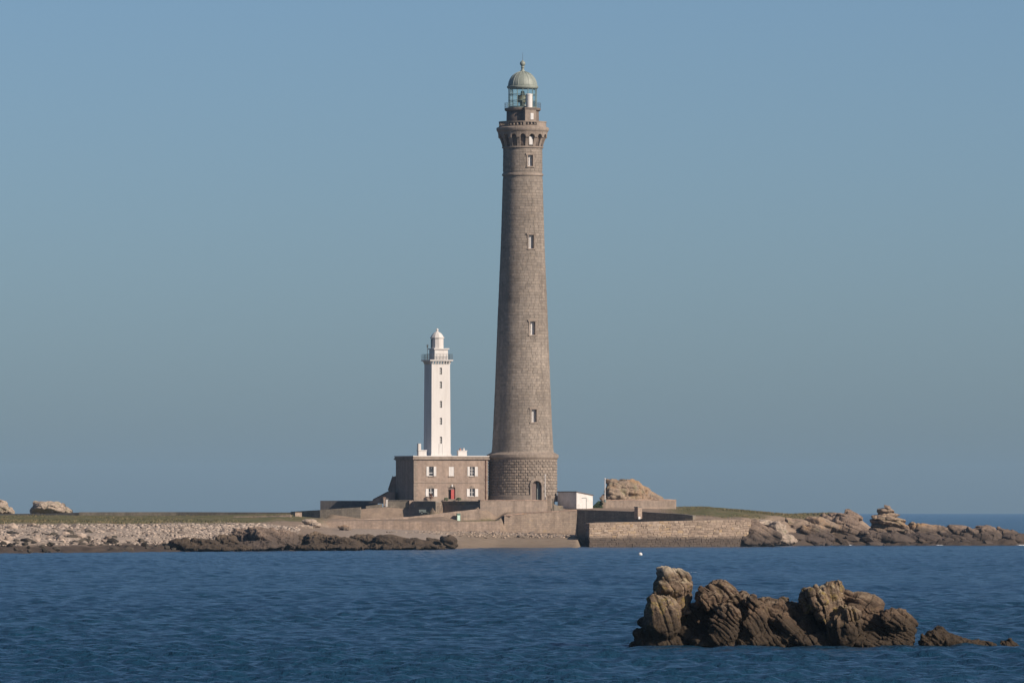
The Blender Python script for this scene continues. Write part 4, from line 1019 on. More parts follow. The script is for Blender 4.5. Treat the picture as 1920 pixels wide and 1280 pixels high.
# battered end of the shaded wall
bt = thing('buttress', (WX(822, -12), -12, 6), 'sunlit slanting stone buttress between two shaded terrace walls', 'buttress')
MB().prism([(WX(817, -17.5), -17.5, WZ(942, -17.5)), (WX(828.5, -17.5), -17.5, WZ(942, -17.5)), (WX(820.5, -17.5), -17.5, WZ(962.5, -17.5)), (WX(817, -17.5), -17.5, WZ(962.5, -17.5))],
           [(WX(817, -17.5), -12, WZ(942, -17.5)), (WX(828.5, -17.5), -12, WZ(942, -17.5)), (WX(828.5, -17.5), -12, WZ(962.5, -17.5)), (WX(817, -17.5), -12, WZ(962.5, -17.5))]).build('masonry', M['wall'], bt)
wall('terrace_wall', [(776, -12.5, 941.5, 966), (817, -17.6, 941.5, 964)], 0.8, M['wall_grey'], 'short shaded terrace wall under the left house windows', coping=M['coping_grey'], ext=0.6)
wall('ramp_wall', [(590, -31, 974.5, 980), (690, -29, 972, 980), (770, -27, 968.3, 980), (860, -25, 957.8, 980), (901, -24.4, 953.5, 980)], 0.6, M['wall_pink'], 'low tan wall climbing beside the ramp towards the terrace', ext=0.5)
wall('ramp_wall', [(592, -37.5, 977, 994), (690, -37.3, 976, 996), (860, -36.8, 977.2, 999), (938, -36.2, 976.2, 999)], 2.2, M['wall_pink'], 'long tan retaining wall above the pale beach', ext=0.8)
wall('sea_wall', [(938.5, -22.0, 973, 988), (945.5, -31.2, 967.2, 997), (1000, -29.0, 961.5, 998), (1081.5, -26.6, 956.8, 999)], 1.2, M['wall'], 'broad sunlit sea wall below the lighthouse terrace', coping=M['coping'], ext=1.0)
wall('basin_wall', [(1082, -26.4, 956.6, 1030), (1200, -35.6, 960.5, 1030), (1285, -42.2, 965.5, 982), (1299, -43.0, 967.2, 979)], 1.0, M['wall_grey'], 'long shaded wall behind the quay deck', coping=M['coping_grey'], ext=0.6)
wall('garden_wall', [(1130.5, -2, 938, 960), (1250, 3, 937.2, 958), (1268, 3.8, 938, 957)], 0.7, M['wall_smooth'], 'tan garden wall in front of the large rock', coping=M['coping'], ext=0.5)
wall('garden_wall', [(686, -10.5, 948.5, 975), (716.3, -10.7, 944, 975)], 0.6, M['wall_grey'], 'grey rubble wall left of the dark gateway', ext=0.5)
wall('garden_wall', [(727, -10.7, 939.0, 974), (767.4, -10.9, 938.5, 973)], 0.6, M['wall_grey'], 'grey wall between the dark gateway and the pale pier', coping=M['coping_grey'], ext=0.5)
wall('wall_pier', [(767.6, -11.4, 937.5, 973), (775.6, -11.2, 937.5, 973)], 0.9, M['wall_pink'], 'pale square wall pier at the corner of the house', 'pier', ext=0.5)
wall('garden_wall', [(545, -6, 958.8, 975), (600, -12, 955.6, 975), (640, -13, 952.5, 975), (676, -13.5, 950.5, 975)], 0.7, M['wall_grey'], 'uneven grey rubble wall left of the garden gateway', ext=0.5)
wall('garden_wall', [(600.5, 6, 938.2, 960), (706, 2.5, 938.4, 956)], 0.7, M['roof_and_wall_shade'], 'long dark shaded wall running left from the outbuilding', ext=0.5)  # shade put into the colour: dark slate tone, no cast shadow reaches here
wall('field_wall', [(148, 22, 959.6, 970), (330, 18, 959.4, 970), (545, 8, 960.2, 972)], 0.8, M['wall_grey'], 'long low grey-brown wall on the left skyline', ext=0.4)
wall('field_wall', [(-40, 30, 963.0, 970), (80, 26, 962.4, 970), (150, 23, 960.2, 970)], 0.8, M['roof_and_wall_shade'], 'dark low wall under the far left rocks', ext=0.4)  # dark slate tone paints this wall as lying in shade
wall('field_wall', [(438, -28, 967.5, 976), (500, -29, 966.8, 976), (545, -30, 964.4, 978)], 0.6, M['wall_pink'], 'pale low wall stub on the grass left of the ramp', ext=0.4)
wall('wall_pier', [(553.5, -20, 960.0, 976), (566, -19.5, 960.0, 976)], 1.0, M['wall_pink'], 'pale square pier at the start of the grey wall', 'pier', ext=0.4)

# low stepped walls and lichened gate piers right of the terrace
wall('step_wall', [(1039, -13.4, 946.6, 962), (1056, -12.6, 947.8, 962)], 0.6, M['wall_grey'], 'short grey step wall beside the terrace gate', ext=0.5)
def pier(px0, px1, y0, y1, Y, mat, label, cap=M['coping'], name='gate_pier'):
    r = thing(name, (WX((px0 + px1) / 2, Y), Y, WZ(y1, Y)), label, 'pier')
    w = WX(px1, Y) - WX(px0, Y); x0 = WX(px0, Y)
    MB().box(x0, x0 + w, Y, Y + w, WZ(y1, Y) - .5, WZ(y0, Y)).build('shaft', mat, r)
    MB().box(x0 - .08, x0 + w + .08, Y - .08, Y + w + .08, WZ(y0, Y) + .002, WZ(y0, Y) + .18).build('cap', cap, r)
    return r
pier(1026.2, 1033.0, 930.5, 962, -14.6, M['wall'], 'lichened gate pier left of the terrace steps')
pier(1034.5, 1038.0, 936.0, 962, -14.2, M['wall_grey'], 'thin grey gate pier right of the terrace steps', M['coping_grey'])
pier(1128.6, 1135.6, 930.0, 960, -2.2, M['wall'], 'square pier at the left end of the garden wall')
pier(719.0, 722.6, 933.5, 960, -9.0, M['wall_pink'], 'left narrow post of the garden gateway')
pier(723.6, 727.6, 935.5, 960, -8.4, M['white'], 'right whitish post of the garden gateway', M['coping_grey'])
# gate in the garden gateway
gt = thing('garden_gate', (WX(721.5, -10), -10, WZ(972, -10)), 'small dark green gate closing the garden gateway', 'gate')
for k in range(5):
    x0 = WX(716.6 + k * 2.1, -10.2); MB().box(x0, x0 + .16, -10.25, -10.2, WZ(972, -10), WZ(957.5, -10)).build('board', M['green_dark'], gt)
MB().box(WX(716.4, -10.2), WX(726.9, -10.2), -10.19, -10.12, WZ(960, -10), WZ(958.3, -10)).build('rail', M['green_dark'], gt)
MB().box(WX(716.4, -10.2), WX(726.9, -10.2), -10.11, -10.05, WZ(973, -10), WZ(956, -10)).build('backing', M['void'], gt)

# quay: deck + rubble face of real stones
quay = thing('quay', (WX(1105, -66), -66, 0), 'rubble stone quay with dark seaweed band at the waterline', 'quay')
QA = Vector((WX(1105, -66), -66, 0)); QB = Vector((WX(1408, -49.5), -49.5, 0))
zq0, zq1 = WZ(980.6, -66), WZ(972.0, -49)
qt = (QB - QA).normalized(); qn = Vector((qt.y, -qt.x, 0)); qL = (QB - QA).length
def qtop(u):
    f = u / qL
    py = 980.6 + (976.0 - 980.6) * min(1, f / 0.55) if f < 0.55 else 976.0 + (973.2 - 976.0) * (f - 0.55) / 0.45
    Y = -66 + 16.5 * f; return WZ(py, Y)
mb = MB(); n = 14
bkA = Vector((WX(1098, -40), -34, 0)); bkB = Vector((WX(1404, -36), -36, 0))
for i in range(n):
    u0, u1 = qL * i / n, qL * (i + 1) / n
    a, b = QA + qt * u0, QA + qt * u1; c = bkA.lerp(bkB, (i + 1) / n); d = bkA.lerp(bkB, i / n)
    z0, z1 = qtop(u0), qtop(u1)
    mb.hexa([(a.x, a.y, -2.5), (b.x, b.y, -2.5), (c.x, c.y, -2.5), (d.x, d.y, -2.5), (a.x, a.y, z0), (b.x, b.y, z1), (c.x, c.y, z1), (d.x, d.y, z0)])
def quay_mat(objrand, island):
    t = NT('quay_rubble')
    t.pos()
    r = t._g.outputs['Random Per Island'] if island else t.n('ObjectInfo').outputs['Random']
    a = t.ramp(r, [(0.0, (0.21, 0.16, 0.122)), (0.25, (0.27, 0.205, 0.155)), (0.6, (0.315, 0.24, 0.183)), (0.85, (0.36, 0.285, 0.22)), (1.0, (0.35, 0.245, 0.145))])
    a = t.mix(1.0, a, t.ramp(t.noise(2.5, 6, 0.7), [(0.25, 0.7), (0.75, 1.2)]), 'MULTIPLY')
    zz = t.math('SUBTRACT', t.z(), t.math('MULTIPLY', t.noise(0.35, 5, 0.7), 1.2))
    m = t.ramp(t.math('DIVIDE', zz, 4.0), [(0.20, 1.0), (0.38, 0.0)])
    a = t.mix(m, a, t.mix(t.noise(0.9, 5), (0.060, 0.048, 0.040), (0.13, 0.10, 0.08)))
    t.col(a); t.rough(0.9); t.bump(t.noise(5, 6, 0.7), 0.4, 0.06); t.b.inputs['Specular IOR Level'].default_value = 0.2
    return t.m
M['quay_o'] = quay_mat(True, False); M['quay_i'] = quay_mat(False, True)
qcore = mb.build('core', M['quay_i'], quay)
rng = random.Random(5); stones = []
def stone_verts(F0, t_, n_, u0, u1, z0, z1, z0b, z1b):
    g = 0.02; b = 0.05; o = rng.uniform(0.03, 0.10); j = lambda: rng.uniform(-.05, .05)
    q = [(u0 + g, z0 + g), (u1 - g, z0b + g), (u1 - g, z1b - g), (u0 + g, z1 - g)]
    um, zm = (u0 + u1) / 2, (z0 + z1) / 2
    vs = [F0 + t_ * u + Vector((0, 0, z)) + n_ * -0.05 for u, z in q]
    for u, z in q:
        uu = u + math.copysign(b, um - u) + j(); zz = z + math.copysign(b, zm - z) + j()
        vs.append(F0 + t_ * uu + Vector((0, 0, zz)) + n_ * (o + j()))
    return vs
SF = [(4, 5, 6, 7), (0, 1, 5, 4), (1, 2, 6, 5), (2, 3, 7, 6), (3, 0, 4, 7)]
ncs = 12
for c in range(ncs):
    u = rng.uniform(-0.4, 0); 
    while u < qL - 0.3:
        w = rng.uniform(0.4, 1.35); u0, u1 = max(u, 0), min(u + w, qL)
        f0, f1 = (c) / ncs, (c + 1) / ncs
        zlo = -0.5
        jb = rng.uniform(-.10, .10) if c > 0 else 0; jt = rng.uniform(-.10, .10) if c < ncs - 1 else 0
        zz = [zlo + (qtop(x) - zlo) * f + (jb if f == f0 else jt) for x, f in ((u0, f0), (u0, f1), (u1, f0), (u1, f1))]
        jj = 0.05 if 0 < c < ncs - 1 else 0
        stones.append(((u1 - u0) * (zz[1] - zz[0]), zz[1], stone_verts(QA, qt, qn, u0, u1, zz[0], zz[1], zz[2], zz[3])))
        u += w
stones = [s for s in stones if s[1] > 0.1]
stones.sort(key=lambda s: -s[0])
rest = MB()
for i, s in enumerate(stones):
    if i < 300:
        MB().add(s[2], SF).build('stone', M['quay_o'], qcore)
    else: rest.add(s[2], SF)
# left end of the quay, in the shade
et = (bkA - QA).normalized(); en = Vector((-et.y, et.x, 0)); eL = (bkA - QA).length
if en.x > 0: en = -en
for c in range(9):
    u = 0
    while u < eL - 0.3:
        w = rng.uniform(0.6, 1.3); u1 = min(u + w, eL); z0 = -0.4 + (zq0 + .4) * c / 9; z1 = -0.4 + (zq0 + .4) * (c + 1) / 9
        rest.add(stone_verts(QA, et, en, u, u1, z0, z1, z0, z1), SF); u += w
o = rest.build('rubble_stones', M['quay_i'], qcore); o['kind'] = 'stuff'

# concrete slip in front of the sea wall
# ------------------------------------------------------------------ shed, poles, small things
M['shed'] = stone('shed_render', (0.66, 0.63, 0.60), (0.60, 0.57, 0.54), fine=1.0, bump=0.1, streak=False)
shd = thing('shed', (WX(1081, -6), -6, WZ(952, -6)), 'small white mono-pitch shed right of the tall lighthouse', 'shed')
cA = Vector((WX(1081, -7), -7, 0)); zb = WZ(953, -7); zA = WZ(922.2, -7); zC = WZ(928.6, -7)
aL = Vector((-math.cos(R_(-52)), -math.sin(R_(-52)), 0)); aR = Vector((math.cos(R_(38)), math.sin(R_(38)), 0))
lenL = 3.5 / math.cos(R_(52)); lenR = 3.05 / math.cos(R_(38))
pL = cA + aL * lenL; pR = cA + aR * lenR; pB = pL + aR * lenR
MB().add([(q.x, q.y, zz) for q, zz in ((cA, zb), (pR, zb), (pB, zb), (pL, zb), (cA, zA), (pR, zC), (pB, zC), (pL, zA))], [(3, 2, 1, 0), (4, 5, 6, 7), (0, 1, 5, 4), (1, 2, 6, 5), (2, 3, 7, 6), (3, 0, 4, 7)]).build('wall', M['shed'], shd)
def off(q, dz): 
    ctr = (cA + pB) / 2; d = (q - ctr); q2 = ctr + d * 1.05; return (q2.x, q2.y, dz)
MB().hexa([off(cA, zA + .003), off(pR, zC + .003), off(pB, zC + .003), off(pL, zA + .003), off(cA, zA + .16), off(pR, zC + .16), off(pB, zC + .16), off(pL, zA + .16)]).build('roof', M['roof_and_wall_shade'], shd)
FR = Frame((cA.x, cA.y), 38)
o = MB().fbox(FR, 2.25, 2.35, zb, WZ(933, -7), 0, .06).fbox(FR, 1.25, 2.25, WZ(933.6, -7), WZ(932.6, -7), 0, .06).build('door', M['cart'], shd)
MB().fbox(FR, 1.3, 2.24, zb, WZ(933.7, -7), 0.0, .025).build('door_leaf', M['white'], o)

def pole(px, Y, y0, y1, r, label, mat=M['white']):
    x = WX(px, Y); p = thing('flagpole', (x, Y, WZ(y1, Y)), label, 'pole')
    MB().tube((x, Y, WZ(y1, Y) - .3), (x, Y, WZ(y0, Y)), r, 8, r * .7).build('mast', mat, p)
    MB().lathe((x, Y), [(r * 1.6, WZ(y0, Y)), (r * 1.8, WZ(y0, Y) + .1), (.02, WZ(y0, Y) + .22)], 8).build('truck', mat, p)
    MB().lathe((x, Y), [(r * 2.2, WZ(y1, Y) - .3), (r * 2.2, WZ(y1, Y) + .12), (r, WZ(y1, Y) + .2)], 8).build('base', M['cart'], p)
pole(1022, -13.6, 891, 940, 0.09, 'white pole standing before the lighthouse door')
pole(1134.3, -3.0, 898, 938, 0.10, 'white pole beside the large rock')

pl = thing('stone_pillar', (WX(1197, -38.2), -38.2, WZ(972, -38)), 'pale square stone pillar on the shaded quay wall', 'pillar')
FP = Frame((WX(1196, -38.4), -38.4), 35)
MB().fbox(FP, 0, 0.95, WZ(972, -38), WZ(951, -38), -1.1, 0).build('shaft', M['wall_pink'], pl)
MB().fbox(FP, -.06, 1.0, WZ(951, -38) + .002, WZ(949.4, -38), -1.16, .05).build('cap', M['coping_grey'], pl)
MB().fbox(FP, .05, 0.5, WZ(972.5, -38), WZ(968, -38), 0.0, .12).build('white_plate', M['white'], pl)

cb = thing('cabinet', (WX(860, -26), -26.2, WZ(979, -26)), 'pale mint green cabinet standing against the ramp wall', 'cabinet')
FC = Frame((WX(857.2, -26.2), -26.2), 15)
MB().fbox(FC, 0, 0.62, WZ(979, -26), WZ(963, -26), -.5, 0).build('body', M['green_dark'], cb)  # dark green stands for the shaded side and the shadow across the top
MB().fbox(FC, .03, .55, WZ(978.6, -26), WZ(965.6, -26), .0, .03).build('door', M['mint'], cb)
MB().fbox(FC, -.05, .67, WZ(963, -26) + .002, WZ(961.8, -26), -.55, .06).build('roof', M['cart'], cb)

ct = thing('garden_cart', (WX(792, -20), -20, WZ(963.5, -20)), 'small grey-green cart parked before the shaded terrace wall', 'cart')
x0, x1 = WX(785.2, -20), WX(799.2, -20); zg = WZ(964.4, -20)
MB().hexa([(x0 + .1, -20.4, zg + .38), (x1 - .1, -20.4, zg + .38), (x1 - .1, -19.4, zg + .38), (x0 + .1, -19.4, zg + .38), (x0, -20.5, zg + .95), (x1, -20.5, zg + .95), (x1, -19.3, zg + .95), (x0, -19.3, zg + .95)]).build('tray', M['cart'], ct)
for sy in (-20.5, -19.3):
    w_ = MB(); c = Vector(((x0 + x1) / 2 - .1, sy, zg + .3))
    w_.tube(c - Vector((0, .07, 0)), c + Vector((0, .07, 0)), .3, 16); w = w_.build('wheel', M['tyre'], ct)
    MB().tube(c - Vector((0, .09, 0)), c + Vector((0, .09, 0)), .12, 10).build('hub', M['cart'], w)
MB().tube((x1 - .1, -19.9, zg + .5), (x1 + .5, -19.9, zg + .25), .04, 6).build('drawbar', M['cart'], ct)

def shrub(px, Y, y0, y1, w, label, mats, seed):
    rg = random.Random(seed); x = WX(px, Y); zb = WZ(y1, Y); h = WZ(y0, Y) - zb
    r = thing('shrub', (x, Y, zb), label, 'shrub')
    st = MB()
    for k in range(4):
        a = rg.uniform(0, 6.28); st.tube((x, Y, zb - .1), (x + math.cos(a) * w * .3, Y + math.sin(a) * w * .3, zb + h * .6), .03, 5, .015)
    st.build('stem', M['brown_door'], r)
    for mi, (mt, cnt, sz) in enumerate(mats):
        mb = MB()
        for k in range(cnt):
            a = rg.uniform(0, 6.28); q = rg.random() ** .5; ph = rg.uniform(-.35, 1)
            c = Vector((x + math.cos(a) * w * .5 * q * math.cos(ph * 1.2), Y + math.sin(a) * w * .5 * q, zb + h * (.5 + .5 * math.sin(ph * 1.5))))
            d = Vector((rg.uniform(-1, 1), rg.uniform(-1, 1), rg.uniform(-.3, 1))).normalized(); e_ = d.orthogonal().normalized() * sz * .4; d *= sz
            mb.add([c - d * .5, c + e_, c + d * .5, c - e_], [(0, 1, 2, 3)])
        mb.build('foliage' if mi == 0 else 'flowers', mt, r)
M['leaf_red'] = plain('russet_leaf', (0.13, 0.06, 0.04), 0.8, 0.4, 6)
shrub(807.5, -9.5, 925.5, 938.5, 0.75, 'russet shrub below the left ground floor window', [(M['leaf_red'], 260, .16)], 1)
shrub(836.5, -8.3, 932.6, 939.5, 0.9, 'green shrub with pale flowers left of the red door', [(M['leaf'], 220, .16), (M['petal'], 40, .13)], 2)
shrub(860.0, -7.4, 932.8, 939.0, 1.1, 'low dark green shrub right of the red door', [(M['leaf'], 260, .16)], 3)
# dark hedge bank beside the shed
hb = thing('hedge', (WX(1119, -1.5), -1.5, WZ(956, -1)), 'dark green hedge between the shed and the garden wall', 'hedge')
rg = random.Random(9); mb = MB()
x0, x1 = WX(1107, -1.5), WX(1131, -1.5)
for k in range(2600):
    q = rg.random(); x = x0 + (x1 - x0) * q; hh = (0.25 + 1.45 * min(1, q * 1.6)); c = Vector((x, rg.uniform(-2.6, -.4), WZ(956, -1) + hh * rg.random() ** .6))
    d = Vector((rg.uniform(-1, 1), rg.uniform(-1, 1), rg.uniform(-.3, 1))).normalized(); e_ = d.orthogonal().normalized() * .09; d *= .2
    mb.add([c - d * .5, c + e_, c + d * .5, c - e_], [(0, 1, 2, 3)])
mb.build('foliage', M['leaf'], hb)
mb = MB()
for k in range(8): 
    x = x0 + (x1 - x0) * (k + .5) / 8; mb.tube((x, -1.5, WZ(957, -1)), (x + .1, -1.4, WZ(957, -1) + .9), .04, 5)
mb.build('stem', M['brown_door'], hb)

# terrace floor slab under house and tower
tf = MB()
poly = [(776, -12.3), (817, -17.2), (828, -11.0), (900, -20.0), (1026, -14.8), (1040, 0), (1000, 12), (800, 14), (742, 6)]
tf.prism([(WX(a, Y), Y, WZ(939.2, -10)) for a, Y in poly], [(WX(a, Y), Y, WZ(939.2, -10) - 1.2) for a, Y in poly])
o = tf.build('terrace_floor', M['gravel']); o['kind'] = 'structure'

# ------------------------------------------------------------------ rocks
DG = None
def rock(name, label, cat, lobes, Y, voxel, mat, dip=38, cell=1.0, blk=0.3, crk=0.3, fine=0.12, group=None, seed=1, squash=2.6, stretch=(0.38, 0.6, 1.0), flat=True, blocks=12, bsz=0.42, nh=26):
    """lobes: (px, py, half width px, half height px, y offset m, depth factor, roll deg).
    Each lobe is a faceted body with jointed angular blocks over its surface; all fuse into one fractured outcrop."""
    s = sc_(Y)
    bm = bmesh.new()
    rg = random.Random(seed)
    def hull(pts):
        vs = [bm.verts.new(p) for p in pts]
        r = bmesh.ops.convex_hull(bm, input=vs)
        bad = [g for g in r['geom_interior'] if isinstance(g, bmesh.types.BMVert)]
        if bad: bmesh.ops.delete(bm, geom=bad, context='VERTS')
    for (px, py, hw, hh, dy, df, roll) in lobes:
        c = Vector((WX(px, Y), Y + dy, WZ(py, Y))); rx, rz = hw * s, hh * s; ry = rx * df
        rot = Matrix.Rotation(R_(roll), 3, 'Y')
        def surf():
            q = Vector((rg.gauss(0, 1), rg.gauss(0, 1), rg.gauss(0, 1))).normalized()
            d = (abs(q.x) ** squash + abs(q.y) ** squash + abs(q.z) ** squash) ** (1 / squash); return q / d
        pts = []
        for k in range(nh):
            q = surf() * 1.10; pts.append(c + rot @ Vector((q.x * rx, q.y * ry, q.z * rz)))
        hull(pts)
        m = min(rx, rz * 1.3)
        for k in range(blocks):
            q = surf()
            if q.y > 0.5: q.y = -q.y
            cc = c + rot @ Vector((q.x * rx, q.y * ry, q.z * rz)) * rg.uniform(.66, .86)
            e1, e2, e3 = m * bsz * rg.uniform(.8, 1.7), m * bsz * rg.uniform(.5, 1.0), m * bsz * rg.uniform(.35, .75)
            r2 = Matrix.Rotation(R_(dip + rg.uniform(-14, 14)), 3, 'Y') @ Matrix.Rotation(R_(rg.uniform(-25, 25)), 3, 'Z') @ Matrix.Rotation(R_(rg.uniform(-20, 20)), 3, 'X')
            pts = []
            for a in (-1, 1):
                for b in (-1, 1):
                    for d in (-1, 1):
                        for _ in range(2): pts.append(cc + r2 @ Vector((a * e1 * rg.uniform(.6, 1), b * e2 * rg.uniform(.6, 1), d * e3 * rg.uniform(.6, 1))))
            hull(pts)
    me = bpy.data.meshes.new(name); bm.to_mesh(me); bm.free()
    tmp = bpy.data.objects.new('tmp', me); C.objects.link(tmp)
    md = tmp.modifiers.new('r', 'REMESH'); md.mode = 'VOXEL'; md.voxel_size = voxel
    dg = bpy.context.evaluated_depsgraph_get(); dg.update()
    out = bpy.data.meshes.new_from_object(tmp.evaluated_get(dg))
    bpy.data.objects.remove(tmp); bpy.data.meshes.remove(me)
    n = len(out.vertices); co = np.empty(n * 3); out.vertices.foreach_get('co', co); co = co.reshape(-1, 3)
    no = np.empty(n * 3); out.vertices.foreach_get('normal', no); no = no.reshape(-1, 3)
    # soften the normals a little so blocks move together
    # three warped sets of joints cut the body into slabs and blocks that stand proud or back of each other
    ca, sa = math.cos(R_(dip)), math.sin(R_(dip))
    wv = np.stack([fbm(co / cell * .45, 3, seed + 50 + k) for k in range(3)], 1) * cell * .40
    pw = co + wv
    a1 = (pw[:, 0] * sa + pw[:, 2] * ca + pw[:, 1] * .25) / (cell * .30)
    a2 = (pw[:, 0] * ca - pw[:, 2] * sa + pw[:, 1] * .15) / (cell * 1.05)
    a3 = (pw[:, 1] - pw[:, 0] * .3) / (cell * .8)
    a1 = a1 + .8 * vnoise(np.stack([a1 * .5, a1 * 0, a1 * 0], 1), seed + 2)      # uneven slab thickness
    i1_, i2_, i3_ = np.floor(a1), np.floor(a2 + .5 * _h(np.floor(a1), 0 * a1, 0 * a1, seed)), np.floor(a3)
    f_1 = np.minimum(a1 - i1_, 1 - (a1 - i1_)) * cell * .30
    a2s = a2 + .5 * _h(np.floor(a1), 0 * a1, 0 * a1, seed); f_2 = np.minimum(a2s - i2_, 1 - (a2s - i2_)) * cell * 1.05
    gw = max(voxel * 1.0, .042 * cell)
    open1 = .25 + .75 * (_h(np.round(a1), i2_, 0 * a1, seed + 4) > .45)
    d = blk * (_h(i1_, i2_, i3_, seed + 6) - .35) + blk * .8 * (_h(np.floor(a1 / 3.3), np.floor(a2 / 1.4), i3_, seed + 7) - .4)
    mass = .22 + .78 * sstep(-.12, .38, fbm(co / cell * .55, 3, seed + 90))     # some faces stay massive, others are closely jointed
    d = d * (.45 + .55 * mass)
    open1 = open1 * mass
    d = d - crk * open1 * np.exp(-(f_1 / gw) ** 2) - crk * .7 * mass * np.exp(-(f_2 / gw) ** 2)
    b1 = (pw[:, 0] * sa + pw[:, 2] * ca - pw[:, 1] * .35) / (cell * .11) + 2.0 * wv[:, 0] / cell; k1 = np.floor(b1)      # hairline joints
    b2 = (pw[:, 0] * ca - pw[:, 2] * sa) / (cell * .37) + _h(k1, 0 * k1, 0 * k1, seed + 31)
    d = d + blk * .38 * (_h(k1, np.floor(b2), i3_, seed + 33) - .5) * (.35 + .65 * mass)
    d = d + fine * fbm(co / cell * 2.5, 5, seed + 9, .6)
    co = co + no * d[:, None]
    out.vertices.foreach_set('co', co.ravel()); out.materials.clear(); out.materials.append(mat)
    out.polygons.foreach_set('use_smooth', [not flat] * len(out.polygons)); out.update()
    out.name = name
    zmin = min(0.0, co[:, 2].min()) if False else co[:, 2].min()
    base = (co[:, 0].mean(), co[:, 1].mean(), zmin)
    o = link_mesh(name, out, None, base)
    return tag(o, label, cat, group)

# foreground rocks in the sea
YN = H * F_PX / (1213 - HOR) - D0
near = dict(voxel=0.043, dip=50, cell=1.0, blk=0.17, crk=0.22, fine=0.10, squash=2.6, blocks=3, bsz=0.55, nh=60)
rock('sea_rock', 'tall craggy pillar at the left end of the near reef', 'rock', [
    (1252, 1083, 17, 17, 0, 1.2, 0), (1275, 1087, 19, 18, .3, 1.2, 10), (1262, 1101, 33, 18, .2, 1.1, 0), (1270, 1126, 26, 30, .3, 1.1, 8), (1248, 1118, 20, 14, .2, 1.1, 0),
    (1241, 1158, 33, 40, -.7, 1.1, 8), (1268, 1172, 22, 36, .7, 1.2, 0), (1216, 1196, 22, 20, .1, 1.2, -15), (1203, 1208, 18, 10, 0, 1.1, 0), (1245, 1206, 46, 14, 0, .9, 0), (1190, 1213, 10, 5, 0, 1, 0)], YN, mat=M['rock_near_top'], seed=3, **{**near, 'dip': 62, 'cell': 1.25})
rock('sea_rock', 'broad dark brown hump in the middle of the near reef', 'rock', [
    (1328, 1122, 23, 19, -.3, 1.3, 0), (1360, 1118, 34, 22, .3, 1.2, 30), (1388, 1138, 38, 24, .4, 1.0, 36), (1322, 1166, 42, 34, 1.2, 1.0, 0), (1300, 1196, 40, 20, .5, 1.0, 0),
    (1356, 1174, 26, 42, -1.3, 1.0, 12), (1334, 1204, 40, 14, -.7, .8, 0), (1410, 1172, 26, 40, -.5, 1.0, 14), (1442, 1172, 24, 36, .3, 1.0, 20), (1425, 1200, 42, 18, -.4, .8, 0), (1450, 1146, 34, 20, .5, 1.0, 20), (1477, 1145, 13, 18, .6, 1.2, 0), (1473, 1134, 9, 9, .6, 1.2, 30),
    (1476, 1178, 42, 16, .1, 1.0, 38), (1480, 1200, 34, 18, -.2, .8, 0), (1515, 1204, 32, 11, -.7, .8, 26), (1497, 1164, 26, 34, .9, 1.0, 10), (1505, 1182, 30, 28, .6, 1.0, 0)], YN, mat=M['rock_near'], seed=8, **near)
rock('sea_rock', 'pale-topped split rock right of the middle of the near reef', 'rock', [
    (1511, 1126, 10, 22, .1, 1.4, -14), (1524, 1122, 11, 24, -.6, 1.3, -10), (1540, 1134, 14, 26, -.6, 1.2, -8), (1560, 1116, 25, 22, .6, 1.1, 0), (1556, 1146, 26, 26, .3, 1.1, 10), (1538, 1172, 26, 30, 1.3, 1.0, 0), (1582, 1172, 27, 40, -.9, 1.0, 14), (1558, 1202, 50, 16, .1, .8, 0)], YN, mat=M['rock_near_top'], seed=14, **{**near, 'dip': 72, 'cell': 1.1})
rock('sea_rock', 'rounded brown rock behind the right end of the near reef', 'rock', [
    (1622, 1140, 34, 25, .9, 1.0, 14), (1607, 1160, 28, 32, .5, 1.0, 14), (1636, 1176, 34, 32, .6, 1.0, 0), (1614, 1200, 44, 18, .2, .9, 0)], YN, mat=M['rock_near'], seed=21, **{**near, 'dip': 40, 'cell': 1.5})
rock('sea_rock', 'knobbly dark red-brown rock at the right end of the near reef', 'rock', [
    (1683, 1166, 27, 22, -.1, 1.1, 8), (1688, 1182, 27, 30, 0, 1.0, 0), (1664, 1184, 22, 26, .1, 1.0, 0), (1678, 1204, 33, 12, -.2, .8, 0), (1640, 1208, 42, 9, -.3, .7, 0)], YN, mat=M['rock_near'], seed=27, **{**near, 'dip': 30, 'cell': .75})
small = dict(near); small.update(cell=.6, blk=.05, crk=.08)
rock('sea_rock', 'low flat rock trailing right of the near reef', 'rock', [
    (1760, 1199, 26, 17, .2, 1.0, 0), (1742, 1204, 17, 13, 0, 1.0, 0), (1790, 1204, 30, 13, .1, .8, 12), (1822, 1208, 30, 9, 0, .7, 4), (1852, 1210, 18, 8, 0, .8, 0)], YN, mat=M['rock_near'], seed=33, **small)
rock('sea_rock', 'tiny rock awash at the far right of the near reef', 'rock', [(1891, 1209, 12, 9, 0, 1.0, 0), (1902, 1211, 9, 7, 0, 1.0, 0)], YN, mat=M['rock_near'], seed=35, **small)

